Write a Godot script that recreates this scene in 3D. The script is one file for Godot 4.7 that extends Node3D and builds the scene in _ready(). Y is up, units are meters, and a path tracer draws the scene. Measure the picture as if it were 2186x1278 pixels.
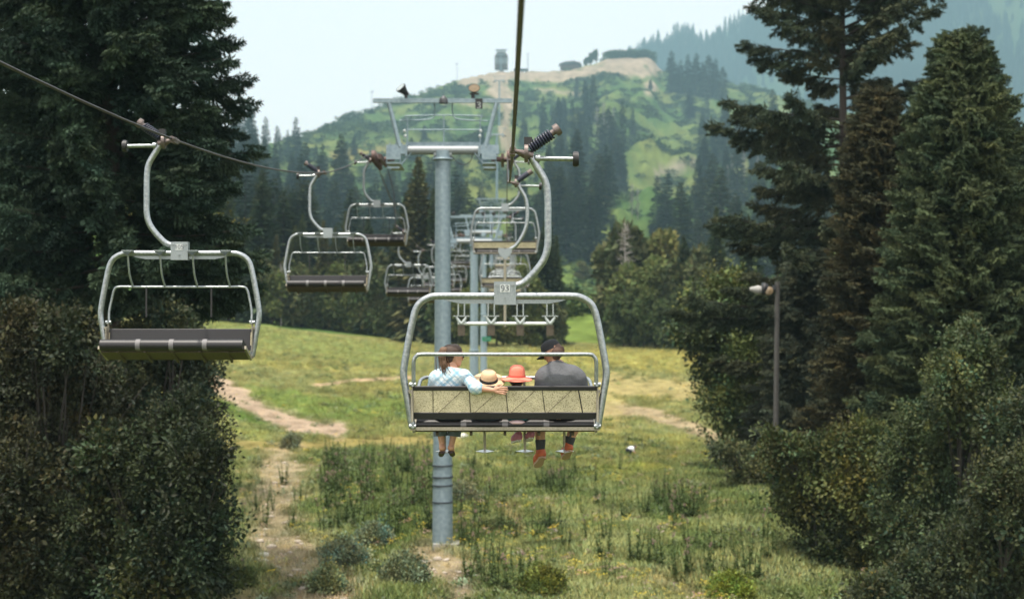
extends Node3D

const F := 3036.0        # focal length in pixels of the 2186 x 1278 photograph
const CX := 1078.0       # where the lift line runs to, in the photograph
const CY := 680.0        # level of the eye
var M := {}
var used := {}
var rng := RandomNumberGenerator.new()
var nz := FastNoiseLite.new()
var nz2 := FastNoiseLite.new()
var meadow_bits := []
var hill_bits := []


# ---------------------------------------------------------------- shapes
class Shape:
	var v := PackedVector3Array()
	var n := PackedVector3Array()
	var c := PackedColorArray()
	var uv := PackedVector2Array()
	var idx := PackedInt32Array()
	var col := Color(1, 1, 1)

	func vert(p: Vector3, nn: Vector3, t := Vector2.ZERO) -> int:
		v.append(p)
		n.append(nn)
		c.append(col)
		uv.append(t)
		return v.size() - 1

	func face(i: int, j: int, k: int) -> void:
		var g := (v[j] - v[i]).cross(v[k] - v[i])
		if g.dot(n[i] + n[j] + n[k]) > 0.0:
			idx.append_array([i, k, j])
		else:
			idx.append_array([i, j, k])

	func tri(a: Vector3, b: Vector3, d: Vector3, up := Vector3.ZERO) -> void:
		var nn := (b - a).cross(d - a).normalized()
		if up != Vector3.ZERO and nn.dot(up) < 0.0:
			nn = -nn
		var i := vert(a, nn)
		vert(b, nn)
		vert(d, nn)
		face(i, i + 1, i + 2)

	func quad(a: Vector3, b: Vector3, d: Vector3, e: Vector3, up := Vector3.ZERO) -> void:
		var nn := (b - a).cross(e - a).normalized()
		if up != Vector3.ZERO and nn.dot(up) < 0.0:
			nn = -nn
		var i := vert(a, nn, Vector2(0, 0))
		vert(b, nn, Vector2(1, 0))
		vert(d, nn, Vector2(1, 1))
		vert(e, nn, Vector2(0, 1))
		face(i, i + 1, i + 2)
		face(i, i + 2, i + 3)

	func box(at: Vector3, size: Vector3, turn := Basis.IDENTITY) -> void:
		for ax in 3:
			for s in [-1.0, 1.0]:
				var u := Vector3.ZERO
				var w := Vector3.ZERO
				var o := Vector3.ZERO
				o[ax] = s * size[ax] / 2.0
				u[(ax + 1) % 3] = size[(ax + 1) % 3] / 2.0
				w[(ax + 2) % 3] = size[(ax + 2) % 3] / 2.0
				var on := turn * o
				quad(at + turn * (o - u - w), at + turn * (o + u - w), at + turn * (o + u + w), at + turn * (o - u + w), on)

	func tube(path: Array, radii: Array, sides := 8, caps := true) -> void:
		var m := path.size()
		var up := Vector3(0.13, 0.21, 0.97).normalized()
		var first := v.size()
		var lastdir := Vector3.ZERO
		for i in m:
			var p: Vector3 = path[i]
			var q: Vector3 = path[min(i + 1, m - 1)]
			var o: Vector3 = path[max(i - 1, 0)]
			var dir := (q - o).normalized()
			if i == 0:
				if absf(dir.dot(up)) > 0.95:
					up = Vector3(1, 0, 0)
			var side := dir.cross(up).normalized()
			up = side.cross(dir).normalized()
			var r: float = radii[min(i, radii.size() - 1)]
			for k in sides:
				var a := TAU * k / sides
				var nn := side * cos(a) + up * sin(a)
				vert(p + nn * r, nn, Vector2(float(k) / sides, i))
			lastdir = dir
		for i in m - 1:
			for k in sides:
				var a := first + i * sides + k
				var b := first + i * sides + (k + 1) % sides
				face(a, b, b + sides)
				face(a, b + sides, a + sides)
		if caps:
			for e in [0, m - 1]:
				var nn: Vector3 = (path[1] - path[0]).normalized() * -1.0 if e == 0 else lastdir
				var ci := vert(path[e], nn)
				var ring := []
				for k in sides:
					ring.append(vert(v[first + e * sides + k], nn))
				for k in sides:
					face(ci, ring[k], ring[(k + 1) % sides])

	# profile: (radius, height) pairs turned round the up axis of frame t
	func lathe(profile: Array, t: Transform3D, seg := 20, squash := Vector3.ONE) -> void:
		var first := v.size()
		var m := profile.size()
		for i in m:
			var p: Vector2 = profile[i]
			var d: Vector2 = profile[min(i + 1, m - 1)] - profile[max(i - 1, 0)]
			var nn2 := Vector2(d.y, -d.x).normalized()
			for k in seg:
				var a := TAU * k / seg
				var q := Vector3(cos(a) * p.x, p.y, sin(a) * p.x) * squash
				var nn := Vector3(cos(a) * nn2.x, nn2.y, sin(a) * nn2.x)
				vert(t * q, (t.basis * nn).normalized())
		for i in m - 1:
			for k in seg:
				var a := first + i * seg + k
				var b := first + i * seg + (k + 1) % seg
				face(a, b, b + seg)
				face(a, b + seg, a + seg)

	func mesh(colored := false, with_uv := false) -> ArrayMesh:
		var arr := []
		arr.resize(Mesh.ARRAY_MAX)
		arr[Mesh.ARRAY_VERTEX] = v
		arr[Mesh.ARRAY_NORMAL] = n
		if colored:
			arr[Mesh.ARRAY_COLOR] = c
		if with_uv:
			arr[Mesh.ARRAY_TEX_UV] = uv
		arr[Mesh.ARRAY_INDEX] = idx
		var m := ArrayMesh.new()
		m.add_surface_from_arrays(Mesh.PRIMITIVE_TRIANGLES, arr)
		return m


func smooth_path(pts: Array, sub := 5) -> Array:
	var out := []
	var m := pts.size()
	for i in m - 1:
		var p0: Vector3 = pts[max(i - 1, 0)]
		var p1: Vector3 = pts[i]
		var p2: Vector3 = pts[i + 1]
		var p3: Vector3 = pts[min(i + 2, m - 1)]
		for k in sub:
			out.append(p1.cubic_interpolate(p2, p0, p3, float(k) / sub))
	out.append(pts[m - 1])
	return out


# ---------------------------------------------------------------- objects
func numbered(called: String) -> String:
	var k: int = used.get(called, -1) + 1
	used[called] = k
	return called if k == 0 else "%s_%03d" % [called, k]


func tag(o: Node, label := "", category := "", group := "", kind := "") -> void:
	if label:
		o.set_meta("label", label)
	if category:
		o.set_meta("category", category)
	if group:
		o.set_meta("group", group)
	if kind:
		o.set_meta("kind", kind)


func thing(called: String, label: String, category: String, at := Vector3.ZERO, turn := 0.0, group := "") -> Node3D:
	var o := Node3D.new()
	o.name = numbered(called)
	add_child(o)
	o.position = at
	o.rotation.y = turn
	tag(o, label, category, group)
	return o


func part(called: String, m: Mesh, mat: Material, parent: Node) -> MeshInstance3D:
	var o := MeshInstance3D.new()
	o.name = called
	o.mesh = m
	o.material_override = mat
	parent.add_child(o, true)
	return o


func copies(called: String, m: Mesh, mat: Material, parent: Node, ts: Array, cs: PackedColorArray) -> MultiMeshInstance3D:
	var mm := MultiMesh.new()
	mm.transform_format = MultiMesh.TRANSFORM_3D
	mm.use_colors = true
	mm.mesh = m
	mm.instance_count = ts.size()
	for i in ts.size():
		mm.set_instance_transform(i, ts[i])
		mm.set_instance_color(i, cs[i])
	var o := MultiMeshInstance3D.new()
	o.name = called
	o.multimesh = mm
	o.material_override = mat
	parent.add_child(o, true)
	return o


func dup(o: Node3D, at: Vector3, turn: float, size: Vector3, label: String, group := "") -> Node3D:
	var base := String(o.name)
	var cut := base.rfind("_")
	if cut > 0 and base.substr(cut + 1).is_valid_int():
		base = base.substr(0, cut)
	var r: Node3D = o.duplicate()
	r.name = numbered(base)
	add_child(r)
	r.transform = Transform3D(Basis(Vector3.UP, turn).scaled_local(size), at)
	r.set_meta("label", label)
	if group:
		r.set_meta("group", group)
	return r


func srgb(r: float, g: float, b: float) -> Color:
	return Color(r, g, b).linear_to_srgb()


func mat(lin: Color, rough := 0.8, metal := 0.0) -> StandardMaterial3D:
	var m := StandardMaterial3D.new()
	m.albedo_color = lin.linear_to_srgb()
	m.roughness = rough
	m.metallic = metal
	m.cull_mode = BaseMaterial3D.CULL_DISABLED
	return m


func noise_tex(freq: float, lo: Color, hi: Color, seed_ := 1, oct := 5, size := 512, mid := -1.0) -> NoiseTexture2D:
	var f := FastNoiseLite.new()
	f.seed = seed_
	f.frequency = freq
	f.fractal_octaves = oct
	var t := NoiseTexture2D.new()
	t.width = size
	t.height = size
	t.seamless = true
	t.noise = f
	var g := Gradient.new()
	g.set_color(0, lo.linear_to_srgb())
	g.set_color(1, hi.linear_to_srgb())
	if mid > 0.0:
		g.set_offset(0, mid - 0.12)
		g.set_offset(1, mid + 0.12)
	t.color_ramp = g
	return t


func worn(lin_a: Color, lin_b: Color, rough: float, metal: float, scale := 1.0, freq := 0.02, seed_ := 3) -> StandardMaterial3D:
	var m := mat(Color(1, 1, 1), rough, metal)
	m.albedo_texture = noise_tex(freq, lin_a, lin_b, seed_)
	m.uv1_triplanar = true
	m.uv1_scale = Vector3.ONE * scale
	return m


func foliage(rough := 0.75, back := 0.25) -> StandardMaterial3D:
	var m := mat(Color(1, 1, 1), rough)
	m.vertex_color_use_as_albedo = true
	m.metallic_specular = 0.25
	if back > 0.0:
		m.backlight_enabled = true
		m.backlight = Color(back * 0.8, back, back * 0.3)
	return m


# ---------------------------------------------------------------- places
func at(px: float, py: float, d: float) -> Vector3:
	return Vector3((px - CX) / F * d, (CY - py) / F * d, -d)


func interp(xs: Array, ys: Array, x: float) -> float:
	var m := xs.size()
	if x <= xs[0]:
		return ys[0]
	if x >= xs[m - 1]:
		return ys[m - 1]
	for i in m - 1:
		if x < xs[i + 1]:
			var t: float = (x - xs[i]) / (xs[i + 1] - xs[i])
			return lerpf(ys[i], ys[i + 1], t)
	return ys[m - 1]


var NEAR_D := [0, 40, 47, 92, 115, 140, 190]
var NEAR_H := [-9.0, -7.9, -7.55, -7.5, -6.6, -5.1, -3.6]
var RIDGE_X := [-1500, -300, 0, 300, 460, 560, 650, 700, 800, 900, 980, 1060, 1120, 1200, 1270, 1300, 1385, 1400, 1412, 1450, 1550, 1700, 2186, 3000, 4500]
var RIDGE_Y := [160, 150, 200, 270, 300, 305, 292, 264, 232, 197, 167, 150, 150, 149, 134, 118, 116, 128, 150, 158, 172, 210, 320, 400, 450]
var RIDGE_D := [420, 420, 430, 450, 470, 480, 520, 560, 600, 640, 665, 690, 700, 710, 715, 720, 720, 718, 715, 712, 690, 640, 520, 460, 450]
var FAR_X := [-1500, 600, 1000, 1300, 1380, 1450, 1500, 1560, 1640, 1720, 1800, 1950, 2186, 2700, 4500]
var FAR_Y := [420, 420, 330, 150, 97, 80, 84, 60, 42, 10, -28, -100, -170, -200, -200]
var FAR_D := [1450, 1450, 1450, 1450, 1450, 1430, 1430, 1420, 1400, 1380, 1350, 1300, 1260, 1220, 1200]


func smooth_at(xs: Array, ys: Array, x: float, w: float) -> float:
	return (interp(xs, ys, x - w) + 2.0 * interp(xs, ys, x) + interp(xs, ys, x + w)) / 4.0


# rows: what depends on the bearing alone
func bearing(u: float) -> Array:
	var px := CX + F * u
	var rd := smooth_at(RIDGE_X, RIDGE_D, px, 25.0)
	var ry := smooth_at(RIDGE_X, RIDGE_Y, px, 7.0)
	var fd := smooth_at(FAR_X, FAR_D, px, 30.0)
	var fy := smooth_at(FAR_X, FAR_Y, px, 12.0)
	return [rd, (CY - ry) * rd / F, fd, (CY - fy) * fd / F]


func ground_of(u: float, d: float, b: Array) -> float:
	var x := u * d
	var dd := clampf(d, 0.0, 190.0)
	var h := interp(NEAR_D, NEAR_H, dd)
	var far := clampf((d - 70.0) / 110.0, 0.0, 1.0)
	var xx := clampf(x, -70.0, 60.0)
	h += far * maxf(0.0, -xx - 10.0) * 0.1
	h += far * maxf(0.0, xx - 24.0) * 0.06
	h += 0.18 * nz.get_noise_2d(x * 6.0, d * 6.0) + 0.35 * nz.get_noise_2d(x * 1.6 + 90.0, d * 1.6)
	if d > 190.0:
		var rd: float = b[0]
		var rh: float = b[1]
		var s := (d - 190.0) / (rd - 190.0)
		if s < 1.0:
			h = lerpf(h, rh, pow(s, 1.3))
			var w := sin(PI * clampf(s, 0.0, 1.0))
			h += w * (14.0 * nz2.get_noise_2d(x * 0.9, d * 0.9) + 3.0 * nz2.get_noise_2d(x * 4.0, d * 4.0))
		else:
			h = rh - (d - rd) * 0.28
	var fd: float = b[2]
	var fh: float = b[3]
	if d > 820.0:
		var base := -20.0
		var s2 := clampf((d - 820.0) / (fd - 820.0), 0.0, 1.0)
		var h2 := lerpf(base, fh, pow(s2, 1.15))
		if d > fd:
			h2 = fh - (d - fd) * 0.3
		h2 += sin(PI * s2) * (38.0 * nz2.get_noise_2d(x * 0.35, d * 0.35 + 40.0) + 10.0 * nz2.get_noise_2d(x * 1.3, d * 1.3))
		h = maxf(h, h2)
	return h


func ground(x: float, d: float) -> float:
	var u := x / d
	return ground_of(u, d, bearing(u))


# the point of the ground that the photograph shows at a pixel
func on_ground(px: float, py: float, d0 := 30.0, d1 := 1900.0) -> Vector3:
	var u := (px - CX) / F
	var b := bearing(u)
	var d := d0
	var prev := d0
	while d < d1:
		if CY - F * ground_of(u, d, b) / d <= py:
			for k in 12:
				var mid := (prev + d) / 2.0
				if CY - F * ground_of(u, mid, b) / mid <= py:
					d = mid
				else:
					prev = mid
			break
		prev = d
		d *= 1.012
	return Vector3(u * d, ground_of(u, d, b), -d)


# a strip or a patch of its own colour: [points, half width, colour, strength]
func bit_at(bits: Array, p: Vector2, col: Color, jag: float) -> Color:
	for b in bits:
		var box: Rect2 = b[4]
		if not box.has_point(p):
			continue
		var best := 1e9
		var pts: Array = b[0]
		var w: float = b[1]
		if pts.size() == 1:
			var q: Vector2 = pts[0]
			best = Vector2((p.x - q.x), (p.y - q.y) * b[5]).length()
		else:
			for i in pts.size() - 1:
				var a: Vector2 = pts[i]
				var e: Vector2 = pts[i + 1]
				var c := Geometry2D.get_closest_point_to_segment(p, a, e)
				best = minf(best, Vector2(p.x - c.x, (p.y - c.y) * b[5]).length())
		var k := clampf((w * (1.0 + 0.7 * jag) - best) / (w * 0.45) + 0.3, 0.0, 1.0) * float(b[3])
		col = col.lerp(b[2], k)
	return col


func add_bit(list: Array, pts: Array, w: float, col: Color, strength := 1.0, tall := 2.0) -> void:
	var box := Rect2(pts[0], Vector2.ZERO)
	for p in pts:
		box = box.expand(p)
	list.append([pts, w, col, strength, box.grow(w * 2.2), tall])


func meadow_color(x: float, d: float, h: float) -> Color:
	var px := CX + F * x / d
	var py := CY - F * h / d
	var a := nz.get_noise_2d(x * 3.0, d * 2.0)
	var b := nz.get_noise_2d(x * 14.0 + 500.0, d * 10.0)
	var e := nz2.get_noise_2d(x * 30.0, d * 30.0)
	var green := Color(0.105, 0.13, 0.043)
	var dark := Color(0.072, 0.096, 0.03)
	var pale := Color(0.175, 0.175, 0.075)
	var t := clampf((d - 60.0) / 60.0, 0.0, 1.0)
	var col := green.lerp(dark, clampf(0.35 + 1.6 * a + 0.7 * b - 0.4 * t, 0.0, 1.0))
	col = col.lerp(pale, clampf(0.25 - 1.5 * a + 1.2 * b + 0.25 * t, 0.0, 0.85))
	col = col.lerp(Color(0.21, 0.18, 0.065), clampf(0.4 * t + 0.5 * a, 0.0, 0.6))
	col = bit_at(meadow_bits, Vector2(px, py), col, 0.6 * b + 0.8 * e)
	return col * (1.2 + 0.5 * e + 0.3 * b)


func hill_color(x: float, d: float, h: float) -> Color:
	var px := CX + F * x / d
	var py := CY - F * h / d
	var a := nz.get_noise_2d(x * 0.8, d * 0.8)
	var b := nz.get_noise_2d(x * 3.5 + 200.0, d * 3.5)
	var e := nz2.get_noise_2d(x * 9.0, d * 9.0)
	var col := Color(0.09, 0.16, 0.045).lerp(Color(0.19, 0.215, 0.06), clampf(0.4 + 1.4 * a + 0.8 * b, 0.0, 1.0))
	col = col.lerp(Color(0.045, 0.085, 0.03), clampf(-0.1 + 1.8 * e - 0.8 * a, 0.0, 0.8))
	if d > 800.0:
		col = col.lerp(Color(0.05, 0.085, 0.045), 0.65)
	if d < 800.0:
		col = bit_at(hill_bits, Vector2(px, py), col, 0.7 * b + 0.6 * e)
	return col * (1.15 + 0.45 * e + 0.3 * b)


func build_terrain() -> void:
	var us := []
	var u := -3.2
	while u < 3.2:
		us.append(u)
		var w := absf(u)
		u += 0.0018 if w < 0.4 else (0.008 if w < 0.6 else 0.08)
	var ds := []
	var d := 2.0
	while d < 1560.0:
		ds.append(d)
		d *= 1.09 if d < 30.0 else (1.0055 if d < 190.0 else (1.0085 if d < 760.0 else 1.016))
	var cols := us.size()
	var bs := []
	for q in us:
		bs.append(bearing(q))
	# three pieces of the one sheet: the meadow, the hill with the lift, the mountain behind
	var cuts := [0.0, 195.0, 800.0, 2400.0]
	var names := ["meadow_ground", "hillside", "far_mountain"]
	for k in 3:
		var s := Shape.new()
		var rows := 0
		for di in ds.size():
			var dd: float = ds[di]
			var nextd: float = ds[min(di + 1, ds.size() - 1)]
			if nextd < cuts[k] or dd > cuts[k + 1]:
				continue
			rows += 1
			for i in cols:
				var uu: float = us[i]
				var h := ground_of(uu, dd, bs[i])
				var x := uu * dd
				var inside := absf(uu) < 0.45 and dd > 33.0
				if inside:
					s.col = meadow_color(x, dd, h) if dd < 195.0 else hill_color(x, dd, h)
				else:
					s.col = Color(0.1, 0.13, 0.035)
				s.vert(Vector3(x, h, -dd), Vector3.UP)
		for j in rows - 1:
			for i in cols - 1:
				var a := j * cols + i
				s.idx.append_array([a, a + cols, a + 1, a + 1, a + cols, a + cols + 1])
		for j in rows:
			for i in cols:
				var a := j * cols + i
				var l := a if i == 0 else a - 1
				var r := a if i == cols - 1 else a + 1
				var f := a if j == rows - 1 else a + cols
				var b := a if j == 0 else a - cols
				s.n[a] = (s.v[r] - s.v[l]).cross(s.v[f] - s.v[b]).normalized()
		var m: StandardMaterial3D = M.ground if k == 0 else M.hill
		var o := part(names[k], s.mesh(true), m, self)
		tag(o, "", "", "", "structure")
	# the valley floor behind the camera
	var g := Shape.new()
	g.col = Color(0.1, 0.13, 0.035)
	g.quad(Vector3(-600, -9.3, 700), Vector3(600, -9.3, 700), Vector3(600, -9.3, -4), Vector3(-600, -9.3, -4), Vector3.UP)
	tag(part("valley_ground", g.mesh(true), M.ground, self), "", "", "", "structure")


# ---------------------------------------------------------------- plants
# a twig with side twigs and needles, one metre long, along +z, flat side up
func needle_spray(seed_: int, droop: float) -> ArrayMesh:
	var r := RandomNumberGenerator.new()
	r.seed = seed_
	var s := Shape.new()
	var twigs := [[Vector3.ZERO, Vector3(0, -droop * 0.5, 1), 1.0]]
	for k in 7:
		var f := 0.08 + k * 0.125
		for side in [-1.0, 1.0]:
			var l := (1.05 - f) * r.randf_range(0.4, 0.62)
			var dir := Vector3(side * r.randf_range(0.7, 1.0), r.randf_range(-0.5, 0.15) - droop, 0.75).normalized()
			twigs.append([Vector3(0, -droop * 0.5 * f * f, f), dir, l])
	for t in twigs:
		var o: Vector3 = t[0]
		var dir: Vector3 = t[1]
		var l: float = t[2]
		var cnt := int(4 + l * 9)
		var side := dir.cross(Vector3.UP).normalized()
		var up := side.cross(dir)
		for k in cnt:
			var f := (k + 0.4) / cnt
			var p := o + dir * l * f
			var ang := r.randf() * TAU
			var out := side * cos(ang) + up * sin(ang)
			var nl := r.randf_range(0.12, 0.21)
			var w := r.randf_range(0.028, 0.05)
			var tip := p + (dir * 0.75 + out * 0.7) * nl
			var across := out.cross(dir).normalized() * w
			s.tri(p - across - dir * 0.02, p + across, tip)
		# the end of the twig
		s.tri(o + dir * l * 0.1 - side * 0.02, o + dir * l * 0.1 + side * 0.02, o + dir * (l + 0.05))
	return s.mesh()


func leaf_clump(seed_: int, count: int, leaf: float) -> ArrayMesh:
	var r := RandomNumberGenerator.new()
	r.seed = seed_
	var s := Shape.new()
	for k in count:
		var p := Vector3(r.randfn(0, 0.24), r.randfn(0, 0.2), r.randfn(0, 0.24))
		var out := (p + Vector3(r.randf_range(-0.3, 0.3), r.randf_range(-0.1, 0.5), r.randf_range(-0.3, 0.3))).normalized()
		var side := out.cross(Vector3(r.randf_range(-1, 1), r.randf_range(-1, 1), r.randf_range(-1, 1))).normalized()
		var up := side.cross(out)
		var l := leaf * r.randf_range(0.75, 1.25)
		var a := p
		var mid := p + out * l * 0.5 + up * l * 0.08
		var tip := p + out * l - up * l * 0.06
		s.tri(a, mid + side * l * 0.3, tip)
		s.tri(a, tip, mid - side * l * 0.3)
	return s.mesh()


func vary(c: Color, v: float) -> Color:
	var k := 1.0 + rng.randfn(0, v)
	var w := rng.randfn(0, v * 0.35)
	k = clampf(k, 0.5, 1.7)
	return Color(c.r * k * (1.0 + w), c.g * k, c.b * k * (1.0 - w))


# a large conifer near the lift, every twig of it placed
func hero_conifer(called: String, label: String, base: Vector3, H: float, R: float, o: Dictionary) -> void:
	var t := thing(called, label, "tree", base)
	var lean: Vector3 = o.get("lean", Vector3.ZERO)
	var r0: float = o.get("girth", H * 0.014)
	var path := []
	var rad := []
	for k in 9:
		var f := k / 8.0
		path.append(Vector3(0.06 * H * 0.1 * sin(f * 5.0), H * f - 0.2, 0.04 * H * 0.1 * cos(f * 4.0)) + lean * f * f)
		rad.append(r0 * pow(1.0 - f, 0.8) + 0.02)
	var ts := Shape.new()
	ts.tube(path, rad, 10)
	part("trunk", ts.mesh(), M.bark, t)
	var limbs := Shape.new()
	var xf := []
	var cs := PackedColorArray()
	var y: float = o.get("from", 0.06) * H
	var step: float = o.get("step", 0.36)
	var open: float = o.get("open", 0.0)
	var sp: float = o.get("spray", 0.55)
	var dens: float = o.get("dense", 1.0)
	var col: Color = o.color
	var col2: Color = o.get("color2", col)
	var spin := 0.0
	while y < H * 0.985:
		var f := y / H
		var prof := pow(1.0 - f, float(o.get("taper", 0.85))) * (1.0 - 0.35 * pow(1.0 - minf(1.0, f * 5.0), 2.0))
		var nb := int(o.get("whorl", 5))
		spin += 1.1
		for k in nb:
			var az := spin + TAU * k / nb + rng.randf_range(-0.3, 0.3)
			var gap := nz2.get_noise_2d(az * 40.0 + y * 22.0, y * 30.0)
			var L := R * prof * rng.randf_range(0.72, 1.1) + 0.22
			if open > 0.0:
				L *= 1.0 + open * gap * 2.4
				if rng.randf() < open * 0.5:
					continue
			if f < 0.12:
				L *= 0.85
			var dir := Vector3(cos(az), 0, sin(az))
			var rise := lerpf(float(o.get("low", -0.35)), 0.75, pow(f, float(o.get("lift", 1.6))))
			var bend: float = o.get("bend", 0.22)
			var from: Vector3 = Vector3(0, y, 0) + lean * f * f + Vector3(0.006 * H * sin(f * 5.0), 0, 0.004 * H * cos(f * 4.0))
			var bp := []
			var br := []
			for q in 5:
				var g := q / 4.0
				bp.append(from + dir * L * g + Vector3.UP * L * (rise * g * (1.0 - 0.45 * g) + bend * g * g * 0.5))
				br.append((0.012 + 0.011 * L) * (1.0 - 0.85 * g))
			limbs.tube(bp, br, 4, false)
			var n := int(L / (0.16 / dens)) + 2
			for q in n:
				var g := lerpf(0.16, 1.0, pow((q + rng.randf()) / n, 0.8))
				var fi := g * 4.0
				var i0 := mini(int(fi), 3)
				var p: Vector3 = bp[i0].lerp(bp[i0 + 1], fi - i0)
				var along: Vector3 = (bp[i0 + 1] - bp[i0]).normalized()
				var side := along.cross(Vector3.UP).normalized() * (1.0 if q % 2 == 0 else -1.0)
				var hang: float = o.get("hang", 0.35)
				var d := (along * rng.randf_range(0.5, 1.1) + side * rng.randf_range(0.2, 1.0) * (1.15 - g) + Vector3.DOWN * rng.randf_range(0.0, hang * 1.6)).normalized()
				if g > 0.93:
					d = (along + Vector3.DOWN * hang * 0.3).normalized()
				var up := Vector3.UP
				if absf(d.dot(up)) > 0.9:
					up = along
				var xx := up.cross(d).normalized()
				var yy := d.cross(xx)
				var roll := rng.randf_range(-1.1, 1.1)
				var sc := sp * rng.randf_range(0.7, 1.25) * (0.65 + 0.45 * minf(1.0, L))
				xf.append(Transform3D(Basis(xx, yy, d).rotated(d, roll).scaled(Vector3.ONE * sc), p + Vector3(rng.randfn(0, 0.07), rng.randfn(0, 0.1), rng.randfn(0, 0.07))))
				cs.append(vary(col.lerp(col2, clampf(0.5 + gap * 2.0, 0.0, 1.0)), 0.2))
		y += step * rng.randf_range(0.7, 1.3) * (1.0 if f < 0.75 else 0.6)
	part("limbs", limbs.mesh(), M.bark, t)
	var cr := copies("crown", o.get("mesh", M.spray), M.needles, t, xf, cs)
	cr.set_meta("kind", "stuff")


# a leafy tree or bush near the lift: lobes: [centre, radius], all relative to the base
func hero_leafy(called: String, label: String, category: String, base: Vector3, lobes: Array, col: Color, o := {}) -> void:
	var t := thing(called, label, category, base)
	var wood := Shape.new()
	var trunk := Shape.new()
	var stems: int = o.get("stems", 3)
	var girth: float = o.get("girth", 0.09)
	var top := Vector3.ZERO
	for l in lobes:
		top += l[0]
	top /= lobes.size()
	for k in stems:
		var off := Vector3(rng.randf_range(-0.3, 0.3), 0, rng.randf_range(-0.3, 0.3))
		var e := Vector3(top.x * rng.randf_range(0.4, 0.9), top.y * 0.75, top.z * rng.randf_range(0.4, 0.9)) + off * 3.0
		trunk.tube(smooth_path([off - Vector3(0, 0.2, 0), off + e * 0.4 + Vector3(rng.randf_range(-0.2, 0.2), 0, 0), e]), [girth, girth * 0.9, girth * 0.8, girth * 0.75, girth * 0.7, girth * 0.6, girth * 0.5, girth * 0.4, girth * 0.3, girth * 0.25, girth * 0.2], 7)
	var xf := []
	var cs := PackedColorArray()
	var dens: float = o.get("dense", 1.0)
	var size: float = o.get("size", 0.55)
	var col2: Color = o.get("color2", col)
	for l in lobes:
		var c: Vector3 = l[0]
		var r: float = l[1]
		var root := Vector3(c.x * 0.35, c.y * 0.45, c.z * 0.35)
		for k in 5:
			var e := c + Vector3(rng.randfn(0, 0.45), rng.randfn(0.1, 0.45), rng.randfn(0, 0.45)) * r
			wood.tube(smooth_path([root, root.lerp(e, 0.5) + Vector3(rng.randf_range(-0.2, 0.2), 0.15, rng.randf_range(-0.2, 0.2)), e], 3), [0.05, 0.045, 0.035, 0.025, 0.018, 0.012, 0.008], 5, false)
		var lc := col.lerp(col2, rng.randf())
		# twigs, each with a handful of leaf clumps along it, so that the outline stays uneven
		var n := int(26.0 * r * r * dens) + 8
		for k in n:
			var dir := Vector3(rng.randfn(), rng.randfn() * 0.85 + 0.25, rng.randfn()).normalized()
			var reach := r * rng.randf_range(0.5, 1.1) * (1.0 + 0.8 * nz2.get_noise_3dv(dir * 60.0 + c * 40.0))
			if rng.randf() < 0.07:
				reach += rng.randf_range(0.15, 0.4)
			var tc := vary(lc, 0.42)
			var m := 3 + rng.randi() % 4
			for q in m:
				var f := 1.0 - 0.13 * q
				var p := c + dir * reach * f + Vector3(rng.randfn(0, 0.12), rng.randfn(0, 0.12), rng.randfn(0, 0.12)) * r
				var b := Basis.from_euler(Vector3(rng.randf() * TAU, rng.randf() * TAU, rng.randf() * TAU)).scaled(Vector3.ONE * size * rng.randf_range(0.55, 1.6))
				xf.append(Transform3D(b, p))
				cs.append(vary(tc, 0.16))
			if k % 6 == 0:
				# a shoot that stands out of the crown
				var up := (dir * 0.6 + Vector3(0, 0.8, 0)).normalized()
				var p0 := c + dir * r * 0.7
				var ll := r * rng.randf_range(0.35, 0.8)
				wood.tube([p0, p0 + up * ll], [0.012, 0.004], 4, false)
				var sc0 := vary(lc, 0.3)
				for q in 6:
					var p := p0 + up * ll * (q / 5.0) + Vector3(rng.randfn(0, 0.06), rng.randfn(0, 0.06), rng.randfn(0, 0.06)) * r
					xf.append(Transform3D(Basis.from_euler(Vector3(rng.randf() * TAU, rng.randf() * TAU, rng.randf() * TAU)).scaled(Vector3.ONE * size * (0.85 - 0.08 * q)), p))
					cs.append(vary(Color(sc0.r * 1.25, sc0.g * 1.2, sc0.b * 1.05), 0.12))
			if k % 5 == 0:
				wood.tube([c + dir * reach * 0.2, c + dir * reach * 0.95], [0.018, 0.006], 4, false)
	part("trunk", trunk.mesh(), M.bark_pale, t)
	part("limbs", wood.mesh(), M.bark_pale, t)
	var cr := copies("crown", o.get("mesh", M.clump), M.leaves, t, xf, cs)
	cr.set_meta("kind", "stuff")


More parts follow.
